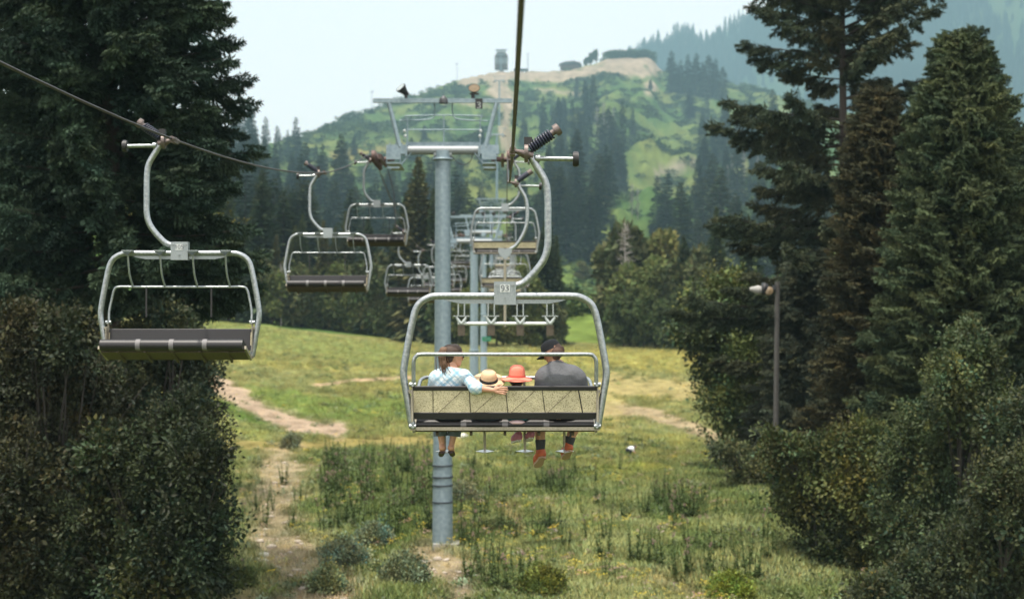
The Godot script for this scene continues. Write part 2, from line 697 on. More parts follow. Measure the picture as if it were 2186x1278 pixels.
# conifers of the middle distance and the hill: 20 m tall, to be scaled
func conifer_mesh(seed_: int, levels: int, per: int, R: float, col: Color, ragged := 0.25, taper := 0.8) -> ArrayMesh:
	var r := RandomNumberGenerator.new()
	r.seed = seed_
	var s := Shape.new()
	var H := 20.0
	for k in levels:
		var f := (k + 0.5) / levels
		var y := H * (0.05 + 0.95 * f)
		var L0 := R * pow(1.0 - f, taper) * (0.75 + 0.25 * minf(1.0, f * 6.0)) + 0.15
		for q in per:
			var az := TAU * (q + r.randf() * 0.8) / per + k * 1.3
			var L := L0 * r.randf_range(1.0 - ragged * 1.6, 1.0 + ragged * 0.6)
			var dir := Vector3(cos(az), 0, sin(az))
			var side := Vector3(-sin(az), 0, cos(az))
			var drop := lerpf(-0.5, 0.35, f) + r.randf_range(-0.15, 0.15)
			var w := minf(L * 0.42, 0.9) + 0.1
			var a := Vector3(0, y, 0)
			var e := a + dir * L + Vector3.UP * (drop * L)
			var m1 := a + dir * L * 0.55 + Vector3.UP * (drop * L * 0.35)
			var v := r.randf_range(0.7, 1.35)
			s.col = Color(col.r * v * r.randf_range(0.9, 1.15), col.g * v, col.b * v)
			# three jagged fingers
			for g in [-1.0, 0.0, 1.0]:
				var tip: Vector3 = e if g == 0.0 else m1 + side * w * g * r.randf_range(0.8, 1.2) + dir * L * r.randf_range(0.05, 0.3) + Vector3.DOWN * r.randf_range(0.0, 0.35)
				var root := a.lerp(m1, 0.3 if g == 0.0 else 0.55)
				var th: Vector3 = (tip - root).normalized().cross(Vector3.UP) * w * 0.48
				var md := root.lerp(tip, 0.5) + Vector3.UP * 0.12
				s.tri(root, md - th, tip)
				s.tri(root, tip, md + th)
				s.tri(root + Vector3.DOWN * 0.15, md + Vector3.DOWN * (0.25 + w * 0.3), tip)
	return s.mesh(true)


func trunk_mesh(r0: float, H := 20.0) -> ArrayMesh:
	var s := Shape.new()
	s.tube([Vector3(0, -0.8, 0), Vector3(0.05, H * 0.5, 0), Vector3(0, H * 0.97, 0)], [r0, r0 * 0.6, 0.02], 6)
	return s.mesh()


# a leafy crown 10 m tall
func leafy_mesh(seed_: int, count: int, col: Color, leaf := 0.42) -> ArrayMesh:
	var r := RandomNumberGenerator.new()
	r.seed = seed_
	var s := Shape.new()
	var lobes := []
	for k in 13:
		var f := r.randf()
		var w := 3.4 * sin(PI * (0.18 + 0.72 * f))
		var a := r.randf() * TAU
		lobes.append([Vector3(cos(a) * w * 0.62, 1.8 + 7.0 * f, sin(a) * w * 0.62), r.randf_range(1.0, 1.75), r.randf_range(0.75, 1.25)])
	for k in count:
		var l: Array = lobes[r.randi() % lobes.size()]
		var dir := Vector3(r.randfn(), r.randfn() + 0.2, r.randfn()).normalized()
		var c: Vector3 = l[0] + dir * float(l[1]) * r.randf_range(0.6, 1.08)
		var v: float = float(l[2]) * r.randf_range(0.75, 1.3)
		s.col = Color(col.r * v * r.randf_range(0.85, 1.2), col.g * v, col.b * v)
		for q in 2:
			var out := (dir + Vector3(r.randf_range(-1, 1), r.randf_range(-1, 1), r.randf_range(-1, 1))).normalized()
			var side := out.cross(Vector3(r.randf_range(-1, 1), r.randf_range(-1, 1), r.randf_range(-1, 1))).normalized()
			var L := leaf * r.randf_range(0.6, 1.3)
			s.tri(c - side * L * 0.4, c + side * L * 0.4, c + out * L)
			s.tri(c - side * L * 0.3, c + side * L * 0.35, c - out * L * 0.7)
	return s.mesh(true)


func dead_mesh(seed_: int) -> ArrayMesh:
	var r := RandomNumberGenerator.new()
	r.seed = seed_
	var s := Shape.new()
	s.tube([Vector3(0, -0.5, 0), Vector3(0.1, 10, 0), Vector3(0, 20, 0)], [0.2, 0.13, 0.03], 5)
	for k in 130:
		var f := pow(r.randf(), 0.8)
		var a := r.randf() * TAU
		var L := (2.6 * (1.0 - f) + 0.5) * r.randf_range(0.5, 1.1)
		var p := Vector3(0, 3.0 + 16.5 * f, 0)
		var e := p + Vector3(cos(a) * L, L * r.randf_range(-0.15, 0.5), sin(a) * L)
		s.tube([p, e], [0.05, 0.02], 3, false)
		for q in 3:
			var g := p.lerp(e, r.randf_range(0.4, 0.9))
			s.tube([g, g + Vector3(r.randf_range(-0.6, 0.6), r.randf_range(-0.3, 0.6), r.randf_range(-0.6, 0.6))], [0.03, 0.015], 3, false)
	return s.mesh()


func proto(called: String, crown: ArrayMesh, trunk: ArrayMesh, crown_mat: Material, trunk_mat: Material) -> Node3D:
	var o := Node3D.new()
	o.name = called
	o.set_meta("category", "tree")
	if trunk:
		part("trunk", trunk, trunk_mat, o)
	part("crown", crown, crown_mat, o)
	return o


func plant(p: Node3D, at_: Vector3, tall: float, wide: float, label: String, group: String) -> Node3D:
	return dup(p, at_, rng.randf() * TAU, Vector3(wide, tall, wide), label, group)


func grass_tuft(seed_: int) -> ArrayMesh:
	var r := RandomNumberGenerator.new()
	r.seed = seed_
	var s := Shape.new()
	for k in 22:
		var p := Vector3(r.randfn(0, 0.16), -0.03, r.randfn(0, 0.16))
		var a := r.randf() * TAU
		var out := Vector3(cos(a), 0, sin(a)) * r.randf_range(0.03, 0.2)
		var h := r.randf_range(0.16, 0.42)
		var side := Vector3(-sin(a), 0, cos(a)) * r.randf_range(0.008, 0.016)
		var m := p + out * 0.4 + Vector3.UP * h * 0.6
		s.tri(p - side, p + side, m + side * 0.7)
		s.tri(m - side * 0.7, m + side * 0.7, p + out + Vector3.UP * h)
	return s.mesh()


# a tall weed with a leafy stalk, one metre tall
func stalk_mesh(seed_: int, head: bool) -> ArrayMesh:
	var r := RandomNumberGenerator.new()
	r.seed = seed_
	var s := Shape.new()
	for st in 3 + r.randi() % 3:
		var b := Vector3(r.randfn(0, 0.07), 0, r.randfn(0, 0.07))
		var e := b * 2.2 + Vector3(0, r.randf_range(0.65, 1.0), 0)
		s.col = Color(0.06, 0.085, 0.03)
		s.tube([b, b.lerp(e, 0.5) + Vector3(0.01, 0, 0), e], [0.012, 0.009, 0.005], 4, false)
		for k in 40:
			var f := pow(r.randf(), 1.1)
			var p := b.lerp(e, f)
			var a := r.randf() * TAU
			var L := (0.17 - 0.11 * f) * r.randf_range(0.7, 1.2)
			var out := Vector3(cos(a), r.randf_range(0.1, 0.9), sin(a)).normalized()
			var side := out.cross(Vector3.UP).normalized() * L * 0.2
			var v := r.randf_range(0.7, 1.4)
			s.col = Color(0.085 * v, 0.12 * v, 0.042 * v)
			s.tri(p, p + out * L * 0.5 + side, p + out * L)
			s.tri(p, p + out * L, p + out * L * 0.5 - side)
		if head:
			s.col = Color(0.2, 0.13, 0.12)
			for k in 10:
				var p := e + Vector3(r.randfn(0, 0.02), r.randf_range(-0.08, 0.03), r.randfn(0, 0.02))
				s.tri(p, p + Vector3(0.02, 0.03, 0), p + Vector3(0, 0.03, 0.02))
	return s.mesh(true)


func stone_mesh(seed_: int) -> ArrayMesh:
	var r := RandomNumberGenerator.new()
	r.seed = seed_
	var f := FastNoiseLite.new()
	f.seed = seed_
	f.frequency = 0.9
	var s := Shape.new()
	var nu := 9
	var nv := 6
	for j in nv + 1:
		for i in nu:
			var th := PI * j / nv
			var ph := TAU * i / nu
			var d := Vector3(sin(th) * cos(ph), cos(th) * 0.62, sin(th) * sin(ph))
			var k := 1.0 + 0.5 * f.get_noise_3dv(d * 1.2)
			s.vert(d * k * 0.5, d.normalized())
	for j in nv:
		for i in nu:
			var a := j * nu + i
			var b := j * nu + (i + 1) % nu
			s.face(a, b, b + nu)
			s.face(a, b + nu, a + nu)
	return s.mesh()


# ---------------------------------------------------------------- the lift
# A chair hangs from the rope at its origin's level; x across, riders look towards -z. The middle of the chair is x = 0, the rope x = 0.08.
func rope_right(d: float) -> float:
	if d < 47.0:
		return 1.773 + 0.0433 * (d - 15.0) + 0.00205 * (d - 15.0) * (d - 15.0) + maxf(0.0, d - 36.0) * 0.017
	return rope_on(d)


func rope_left(d: float) -> float:
	if d < 47.0:
		return 2.42 + 0.038 * (d - 19.25) + 0.00233 * (d - 19.25) * (d - 19.25) + maxf(0.0, d - 36.0) * 0.017
	return rope_on(d)


var SUP_D := [47.0, 95.0, 137.0, 213.0, 360.0, 520.0, 688.0]
var SUP_H := [5.45, 5.05, 8.2, 16.2, 46.5, 87.0, 128.0]


func rope_on(d: float) -> float:
	if d < 49.5:
		return SUP_H[0]
	for i in SUP_D.size() - 1:
		if d <= SUP_D[i + 1]:
			var from: float = SUP_D[i] + (2.5 if i == 0 else 0.0)
			var s: float = (d - from) / (SUP_D[i + 1] - from)
			var l: float = SUP_D[i + 1] - SUP_D[i]
			return lerpf(SUP_H[i], SUP_H[i + 1], s) - 4.0 * s * (1.0 - s) * minf(1.5 * l / 48.0, 4.0)
	return SUP_H[SUP_H.size() - 1]


func text_part(txt: String, at_: Vector3, size: float, parent: Node, m: Material, back := false) -> void:
	var tm := TextMesh.new()
	var f := SystemFont.new()
	f.font_names = PackedStringArray(["Droid Sans"])
	tm.font = f
	tm.font_size = 64
	tm.pixel_size = size / 46.0
	tm.depth = 0.003
	tm.text = txt
	var o := part("number", tm, m, parent)
	o.position = at_
	if back:
		o.rotation.y = PI


func lift_chair(label: String, at_: Vector3, turn: float, group: String, raised: bool, detail: bool, number := "") -> Node3D:
	var t := thing("lift_chair", label, "chairlift chair", at_, turn, group)
	var sd := 12 if detail else 7
	# hanger arm from the grip to the middle plate
	var s := Shape.new()
	var hp := smooth_path([Vector3(0.27, -0.05, 0), Vector3(0.34, -0.17, 0), Vector3(0.425, -0.32, 0), Vector3(0.452, -0.48, 0), Vector3(0.455, -0.75, 0), Vector3(0.452, -1.0, 0), Vector3(0.405, -1.16, 0), Vector3(0.28, -1.32, 0), Vector3(0.17, -1.41, 0), Vector3(0.02, -1.45, 0)], 4)
	s.tube(hp, [0.04], sd)
	part("hanger", s.mesh(), M.galv, t)
	# grip
	var g := Shape.new()
	g.tube([Vector3(0.05, 0.005, 0.0), Vector3(0.13, -0.005, 0), Vector3(0.2, -0.03, 0), Vector3(0.3, -0.05, 0)], [0.03, 0.026, 0.045, 0.05], sd)
	g.tube([Vector3(0.205, -0.02, 0), Vector3(0.245, -0.02, 0)], [0.1], sd)
	g.box(Vector3(0.08, -0.01, 0), Vector3(0.055, 0.075, 0.22))
	g.tube([Vector3(0.08, 0.0, -0.2), Vector3(0.08, 0.0, 0.2)], [0.032], sd)
	part("grip", g.mesh(), M.rust_metal, t)
	var bl := Shape.new()
	bl.box(Vector3(0.245, 0.1, 0), Vector3(0.085, 0.09, 0.09))
	part("roller", bl.mesh(), M.black, t)
	var ax := Shape.new()
	ax.tube([Vector3(0.32, -0.075, 0), Vector3(0.37, -0.078, 0)], [0.045], sd)
	ax.tube([Vector3(0.36, -0.078, 0), Vector3(0.75, -0.085, 0)], [0.026], sd)
	part("guide_axle", ax.mesh(), M.galv, t)
	var rl := Shape.new()
	rl.tube([Vector3(0.72, -0.083, 0), Vector3(0.735, -0.083, 0), Vector3(0.765, -0.085, 0), Vector3(0.78, -0.085, 0)], [0.072, 0.082, 0.082, 0.072], 14)
	part("guide_roller", rl.mesh(), M.black, t)
	# coil spring
	var a0 := Vector3(0.265, 0.03, 0)
	var a1 := Vector3(0.49, 0.185, 0)
	var dir := (a1 - a0).normalized()
	var sx := dir.cross(Vector3.BACK).normalized()
	var coil := []
	var turns := 9.0
	var steps := 90 if detail else 36
	for k in steps + 1:
		var f := float(k) / steps
		coil.append(a0.lerp(a1, f) + (sx * cos(f * turns * TAU) + Vector3.BACK * sin(f * turns * TAU)) * 0.052)
	var spn := Shape.new()
	spn.tube(coil, [0.0135], 6)
	spn.tube([a0, a1], [0.038], 8)
	part("spring", spn.mesh(), M.navy, t)
	var cap := Shape.new()
	cap.tube([a1, a1 + dir * 0.045, a1 + dir * 0.05, a1 + dir * 0.1, a1 + dir * 0.105], [0.035, 0.035, 0.066, 0.066, 0.05], 12)
	part("spring_cap", cap.mesh(), M.rust_metal, t)
	# plate with the number
	var pl := Shape.new()
	pl.box(Vector3(0, -1.505, 0), Vector3(0.232, 0.245, 0.11))
	var plate := part("centre_plate", pl.mesh(), M.galv_plate, t)
	if number:
		var st := Shape.new()
		var zf := 0.058 if number == "93" else -0.058
		st.box(Vector3(0, -1.455, zf), Vector3(0.1, 0.08, 0.004))
		part("sticker", st.mesh(), M.sticker, plate)
		text_part(number, Vector3(0, -1.452, zf + 0.004 * signf(zf)), 0.06 if number == "93" else 0.055, plate, M.ink, zf < 0)
		for x in [-0.085, 0.085]:
			var bo := Shape.new()
			bo.tube([Vector3(x, -1.42, zf * 0.9), Vector3(x, -1.42, zf * 1.3)], [0.013], 8)
			part("bolt", bo.mesh(), M.galv, plate)
		var bt := Shape.new()
		bt.tube([Vector3(0, -1.56, zf * 0.9), Vector3(0, -1.56, zf * 1.25)], [0.006 if number == "93" else 0.014], 8)
		part("bolt", bt.mesh(), M.galv, plate)
	# bail: the hoop that carries the seat
	var b := Shape.new()
	var half := [Vector3(0.0, -1.535, 0), Vector3(0.4, -1.535, 0), Vector3(0.7, -1.535, 0), Vector3(0.8, -1.55, 0), Vector3(0.89, -1.6, 0), Vector3(0.945, -1.68, 0), Vector3(0.985, -1.83, 0), Vector3(1.03, -2.06, 0), Vector3(1.068, -2.29, 0), Vector3(1.07, -2.40, 0), Vector3(1.05, -2.52, 0), Vector3(0.98, -2.92, 0)]
	var full := []
	for k in range(half.size() - 1, 0, -1):
		full.append(Vector3(-half[k].x, half[k].y, 0))
	full.append_array(half)
	b.tube(smooth_path(full, 4), [0.038], sd)
	part("bail", b.mesh(), M.galv, t)
	for sgn in [-1.0, 1.0]:
		var gs := Shape.new()
		gs.box(Vector3(sgn * 0.29, -1.588, 0), Vector3(0.36, 0.055, 0.012))
		gs.quad(Vector3(sgn * 0.47, -1.56, 0.006), Vector3(sgn * 0.68, -1.56, 0.006), Vector3(sgn * 0.6, -1.59, 0.006), Vector3(sgn * 0.47, -1.615, 0.006), Vector3.BACK)
		gs.quad(Vector3(sgn * 0.47, -1.56, -0.006), Vector3(sgn * 0.68, -1.56, -0.006), Vector3(sgn * 0.6, -1.59, -0.006), Vector3(sgn * 0.47, -1.615, -0.006), Vector3.FORWARD)
		part("gusset", gs.mesh(), M.galv_plate, t)
	# seat, tilted up towards the front
	var tilt := Basis(Vector3.RIGHT, 0.36)
	var c0 := Vector3(0, -2.835, -0.22)
	var seat := Shape.new()
	var prof := []
	for k in 9:
		var f := k / 8.0
		prof.append(Vector2(lerpf(0.2, -0.24, f), 0.035 + 0.022 * sin(f * PI) - (0.02 if k == 0 else 0.0)))
	for k in 8:
		var a := PI / 2 + PI * (k + 0.5) / 8.0
		prof.append(Vector2(-0.24 + 0.078 * cos(a), -0.02 + 0.078 * sin(a)))
	prof.append(Vector2(-0.18, -0.08))
	prof.append(Vector2(0.2, -0.03))
	sweep_x(seat, prof, c0, tilt, -0.94, 0.94)
	var seat_o := part("seat", seat.mesh(), M.vinyl, t)
	for x in [-0.44, 0.0, 0.44]:
		var stp := Shape.new()
		var wide := []
		for q in prof:
			var ctr := Vector2(-0.05, -0.01)
			wide.append(ctr + (q - ctr) * 1.0 + (q - ctr).normalized() * 0.005)
		sweep_x(stp, wide, c0, tilt, x - 0.03, x + 0.03)
		part("strap", stp.mesh(), M.strap, seat_o)
	var un := Shape.new()
	for k in 3:
		un.box(c0 + tilt * Vector3(0, -0.088 + 0.012 * k, -0.12 + 0.13 * k), Vector3(1.9, 0.02, 0.115), tilt)
	var fr := Shape.new()
	fr.box(Vector3(0, -2.937, 0.0), Vector3(2.0, 0.032, 0.05))
	fr.box(c0 + tilt * Vector3(-0.965, -0.05, 0.0), Vector3(0.03, 0.045, 0.46), tilt)
	fr.box(c0 + tilt * Vector3(0.965, -0.05, 0.0), Vector3(0.03, 0.045, 0.46), tilt)
	for k in 5:
		un.box(c0 + tilt * Vector3(-0.72 + 0.36 * k, -0.098, 0.0), Vector3(0.03, 0.03, 0.42), tilt)
	part("seat_frame", fr.mesh(), M.frame_metal, t)
	part("seat_pan", un.mesh(), M.tan_metal, t)
	# backrest: netted panel between two black hems
	var lean := Basis(Vector3.RIGHT, 0.16)
	var bc := Vector3(0, -2.655 if not raised else -2.70, 0.02)
	var bh := 1.0 if not raised else 0.8
	var pn := Shape.new()
	sag_panel(pn, bc, lean, 1.93, 0.30 * bh)
	var back := part("backrest", pn.mesh(false, true), M.net, t)
	var pc := Shape.new()
	pc.box(bc + lean * Vector3(0, -0.005, -0.012), Vector3(1.9, 0.28 * bh, 0.008), lean)
	part("back_cover", pc.mesh(), M.cover, back)
	for e in [[0.145 * bh, 0.035], [-0.15 * bh, 0.062]]:
		var hm := Shape.new()
		hm.box(bc + lean * Vector3(0, e[0], 0.0), Vector3(1.94, e[1], 0.026), lean)
		hm.tube([bc + lean * Vector3(-0.97, e[0] + e[1] * 0.5, 0), bc + lean * Vector3(0.97, e[0] + e[1] * 0.5, 0)], [0.012], 6)
		part("hem", hm.mesh(), M.vinyl, back)
	if detail:
		for k in 5:
			var x0 := -0.76 + 0.384 * k
			var sm := Shape.new()
			sm.tube([bc + lean * Vector3(x0, 0.13 * bh, 0.008), bc + lean * Vector3(x0 + 0.012 * k, -0.13 * bh, 0.008)], [0.0035 if k < 4 else 0.006], 4)
			part("seam", sm.mesh(), M.black, back)
			if k < 4:
				var sm2 := Shape.new()
				sm2.tube([bc + lean * Vector3(x0 + 0.04, -0.125 * bh, 0.01), bc + lean * Vector3(x0 + 0.31, 0.125 * bh, 0.01)], [0.0026], 4)
				part("seam", sm2.mesh(), M.strap_dark, back)
	# end brackets
	for sgn in [-1.0, 1.0]:
		var br := Shape.new()
		br.box(Vector3(sgn * 0.985, -2.70, 0.0), Vector3(0.012, 0.33, 0.12))
		br.box(Vector3(sgn * 1.015, -2.545, 0.0), Vector3(0.09, 0.035, 0.05))
		br.tube([Vector3(sgn * 0.975, -2.47, 0.02), Vector3(sgn * 0.975, -2.86, 0.06)], [0.012], 6)
		part("end_bracket", br.mesh(), M.frame_metal, t)
		for yy in [-2.47, -2.91]:
			var kn := Shape.new()
			kn.tube([Vector3(sgn * 0.94, yy, 0.03), Vector3(sgn * 1.01, yy, 0.03)], [0.026], 8)
			kn.tube([Vector3(sgn * 0.97, yy, -0.04), Vector3(sgn * 0.97, yy, 0.08)], [0.018], 8)
			part("pivot", kn.mesh(), M.galv, t)
	# restraining bar with the foot rests
	var top := -2.15 if not raised else -1.99
	var hb := [Vector3(0.0, top, 0.06), Vector3(0.6, top, 0.06), Vector3(0.885, top, 0.06), Vector3(0.935, top - 0.02, 0.06), Vector3(0.96, top - 0.06, 0.06), Vector3(0.965, -2.3, 0.05), Vector3(0.965, -2.47, 0.03)]
	if raised:
		hb = [Vector3(0.0, top, 0.04), Vector3(0.6, top, 0.04), Vector3(0.84, top, 0.04), Vector3(0.9, top - 0.04, 0.04), Vector3(0.93, top - 0.15, 0.04), Vector3(0.965, -2.32, 0.03), Vector3(0.965, -2.47, 0.02)]
	var hf := []
	for k in range(hb.size() - 1, 0, -1):
		hf.append(Vector3(-hb[k].x, hb[k].y, hb[k].z))
	hf.append_array(hb)
	var rb := Shape.new()
	rb.tube(smooth_path(hf, 4), [0.021 if not raised else 0.017], 9)
	var bar := part("restraining_bar", rb.mesh(), M.galv, t)
	for x in [-0.67, -0.23, 0.21, 0.645]:
		var fo := Shape.new()
		var fm := Shape.new()
		if raised:
			fo.tube(smooth_path([Vector3(x, top, 0.04), Vector3(x + 0.005, top + 0.03, 0.02), Vector3(x + 0.03, top + 0.18, -0.04), Vector3(x + 0.04, -1.54, -0.09)], 3), [0.014], 6)
			fm.box(Vector3(x + 0.04, -1.505, -0.09), Vector3(0.15, 0.012, 0.1))
			var lo := Vector3(x + 0.04, -1.57, -0.09)
			for z in [-0.05, 0.05]:
				fm.tri(Vector3(x - 0.035, -1.51, -0.09 + z), Vector3(x + 0.115, -1.51, -0.09 + z), lo, Vector3(0, 0, z))
			fm.quad(Vector3(x - 0.035, -1.51, -0.14), Vector3(x - 0.035, -1.51, -0.04), lo + Vector3(0, 0, 0.05), lo - Vector3(0, 0, 0.05))
			fm.quad(Vector3(x + 0.115, -1.51, -0.14), Vector3(x + 0.115, -1.51, -0.04), lo + Vector3(0, 0, 0.05), lo - Vector3(0, 0, 0.05))
		else:
			fo.tube([Vector3(x, -2.42, -0.5), Vector3(x, -2.75, -0.56), Vector3(x + 0.01, -3.22, -0.58)], [0.015], 8)
			fm.lathe([Vector2(0.0, 0.02), Vector2(0.03, 0.016), Vector2(0.1, 0.002), Vector2(0.1, -0.006), Vector2(0.0, -0.008)], Transform3D(Basis(Vector3.RIGHT, 0.12), Vector3(x + 0.01, -3.228, -0.58)), 4, Vector3(1, 1, 0.8))
		var fo_o := part("foot_rest", fo.mesh(), M.galv if raised else M.frame_metal, bar)
		if raised:
			fo_o.set_meta("label", "raised foot rest rod")
		part("foot_pad", fm.mesh(), M.galv_plate if raised else M.bright, bar)
	if raised:
		for x in [-0.42, 0.46]:
			var sr := Shape.new()
			sr.box(Vector3(x, top - 0.21, 0.02), Vector3(0.022, 0.4, 0.008))
			part("hanging_strap", sr.mesh(), M.black, bar)
	else:
		var fb := Shape.new()
		fb.tube(smooth_path([Vector3(-0.93, -2.6, -0.1), Vector3(-0.93, -2.5, -0.3), Vector3(-0.88, -2.42, -0.5), Vector3(-0.6, -2.42, -0.52), Vector3(0.6, -2.42, -0.52), Vector3(0.88, -2.42, -0.5), Vector3(0.93, -2.5, -0.3), Vector3(0.93, -2.6, -0.1)], 4), [0.02], 8)
		part("lap_bar", fb.mesh(), M.galv, bar)
	return t


# prof: (z, y) outline swept along x between x0 and x1
func sweep_x(s: Shape, prof: Array, c: Vector3, b: Basis, x0: float, x1: float) -> void:
	var m := prof.size()
	var first := s.v.size()
	var mid := Vector2.ZERO
	for q in prof:
		mid += q
	mid /= m
	for i in m:
		var d: Vector2 = prof[(i + 1) % m] - prof[(i + m - 1) % m]
		var nn := Vector2(d.y, -d.x).normalized()
		if nn.dot(prof[i] - mid) < 0.0:
			nn = -nn
		var n3 := b * Vector3(0, nn.y, nn.x)
		s.vert(c + b * Vector3(x0, prof[i].y, prof[i].x), n3)
		s.vert(c + b * Vector3(x1, prof[i].y, prof[i].x), n3)
	for i in m:
		var a := first + i * 2
		var e := first + ((i + 1) % m) * 2
		s.face(a, a + 1, e + 1)
		s.face(a, e + 1, e)
	for side in [[x0, -1.0], [x1, 1.0]]:
		var nn := b * Vector3(side[1], 0, 0)
		var ci := s.vert(c + b * Vector3(side[0], mid.y, mid.x), nn)
		var ring := []
		for q in prof:
			ring.append(s.vert(c + b * Vector3(side[0], q.y, q.x), nn))
		for i in m:
			s.face(ci, ring[i], ring[(i + 1) % m])


func sag_panel(s: Shape, c: Vector3, b: Basis, w: float, h: float) -> void:
	var nx := 24
	for face_ in [1.0, -1.0]:
		var first := s.v.size()
		for j in 3:
			for i in nx + 1:
				var x := w * (float(i) / nx - 0.5)
				var y := h * (j / 2.0 - 0.5)
				var z: float = 0.006 * sin(x * 8.0) * (1.0 if j == 1 else 0.3) + 0.004 * face_
				s.vert(c + b * Vector3(x, y, z), b * Vector3(0, 0, face_), Vector2(float(i) / nx, j / 2.0))
		for j in 2:
			for i in nx:
				var a := first + j * (nx + 1) + i
				s.face(a, a + 1, a + nx + 2)
				s.face(a, a + nx + 2, a + nx + 1)


func bike_carrier(at_: Vector3) -> void:
	var t := thing("bike_carrier", "bicycle rack hanging from the right-hand rope, heart-shaped plate over a bar with four white hooks", "bike carrier", at_)
	var s := Shape.new()
	var hp := smooth_path([Vector3(0.27, -0.05, 0), Vector3(0.34, -0.17, 0), Vector3(0.425, -0.32, 0), Vector3(0.47, -0.55, 0), Vector3(0.455, -0.9, 0), Vector3(0.36, -1.15, 0), Vector3(0.22, -1.35, 0), Vector3(0.05, -1.45, 0)], 4)
	s.tube(hp, [0.042], 10)
	part("hanger", s.mesh(), M.galv, t)
	var g := Shape.new()
	g.tube([Vector3(0.05, 0.005, 0.0), Vector3(0.13, -0.005, 0), Vector3(0.2, -0.03, 0), Vector3(0.3, -0.05, 0)], [0.03, 0.026, 0.045, 0.05], 8)
	g.tube([Vector3(0.205, -0.02, 0), Vector3(0.245, -0.02, 0)], [0.1], 8)
	part("grip", g.mesh(), M.rust_metal, t)
	var bl := Shape.new()
	bl.box(Vector3(0.245, 0.1, 0), Vector3(0.085, 0.09, 0.09))
	part("roller", bl.mesh(), M.black, t)
	var sp := Shape.new()
	sp.tube([Vector3(0.265, 0.03, 0), Vector3(0.49, 0.185, 0)], [0.06], 10)
	part("spring", sp.mesh(), M.navy, t)
	var cap := Shape.new()
	cap.tube([Vector3(0.49, 0.185, 0), Vector3(0.57, 0.24, 0)], [0.06], 10)
	part("spring_cap", cap.mesh(), M.rust_metal, t)
	var ax := Shape.new()
	ax.tube([Vector3(0.32, -0.075, 0), Vector3(0.74, -0.085, 0)], [0.026], 8)
	part("guide_axle", ax.mesh(), M.galv, t)
	var rl := Shape.new()
	rl.tube([Vector3(0.72, -0.083, 0), Vector3(0.78, -0.085, 0)], [0.08], 12)
	part("guide_roller", rl.mesh(), M.black, t)
	# heart plate
	var hpt := PackedVector2Array()
	for p in [[-0.14, 0.11], [-0.03, 0.1], [0.0, 0.085], [0.03, 0.1], [0.14, 0.11], [0.145, 0.02], [0.09, -0.06], [0.0, -0.14], [-0.09, -0.06], [-0.145, 0.02]]:
		hpt.append(Vector2(p[0], p[1]))
	var h := Shape.new()
	extrude(h, hpt, Vector3(0, -1.5, 0), 0.09)
	part("heart_plate", h.mesh(), M.galv_plate, t)
	var po := Shape.new()
	po.tube([Vector3(0, -1.55, 0), Vector3(0, -3.05, 0)], [0.032], 8)
	part("post", po.mesh(), M.frame_metal, t)
	var cb := Shape.new()
	cb.tube([Vector3(-1.0, -2.99, 0), Vector3(1.0, -2.99, 0)], [0.04], 8)
	part("cross_bar", cb.mesh(), M.bright, t)
	for x in [-0.92, -0.29, 0.32, 0.95]:
		var hk := Shape.new()
		for e in [-0.065, 0.065]:
			hk.tube([Vector3(x + e, -2.57, 0.05), Vector3(x + e, -2.82, 0.05)], [0.012], 6)
			hk.tube([Vector3(x + e * 1.6, -2.85, 0.05), Vector3(x + e * 0.9, -2.93, 0.05), Vector3(x, -2.99, 0.05)], [0.02, 0.034, 0.026], 7)
		hk.tube([Vector3(x - 0.17, -2.83, 0.03), Vector3(x + 0.17, -2.83, 0.03)], [0.008], 5)
		part("wheel_hook", hk.mesh(), M.white_paint, t)
		var bk := Shape.new()
		bk.box(Vector3(x, -3.13, 0), Vector3(0.15, 0.22, 0.1))
		part("bracket", bk.mesh(), M.tan_metal, t)
	# tray on the far side
	var tr := Shape.new()
	tr.box(Vector3(0, -3.0, -0.32), Vector3(1.9, 0.02, 0.05))
	part("tray", tr.mesh(), M.frame_metal, t)


func extrude(s: Shape, poly: PackedVector2Array, c: Vector3, depth: float) -> void:
	var ids := Geometry2D.triangulate_polygon(poly)
	for z in [-1.0, 1.0]:
		var first := s.v.size()
		for p in poly:
			s.vert(c + Vector3(p.x, p.y, z * depth / 2.0), Vector3(0, 0, z))
		for k in range(0, ids.size(), 3):
			s.face(first + ids[k], first + ids[k + 1], first + ids[k + 2])
	var m := poly.size()
	for i in m:
		var a := poly[i]
		var b := poly[(i + 1) % m]
		var mid := (a + b) / 2.0
		var nn := Vector2(b.y - a.y, a.x - b.x).normalized()
		if Geometry2D.is_point_in_polygon(mid + nn * 0.002, poly):
			nn = -nn
		s.quad(c + Vector3(a.x, a.y, -depth / 2), c + Vector3(b.x, b.y, -depth / 2), c + Vector3(b.x, b.y, depth / 2), c + Vector3(a.x, a.y, depth / 2), Vector3(nn.x, nn.y, 0))


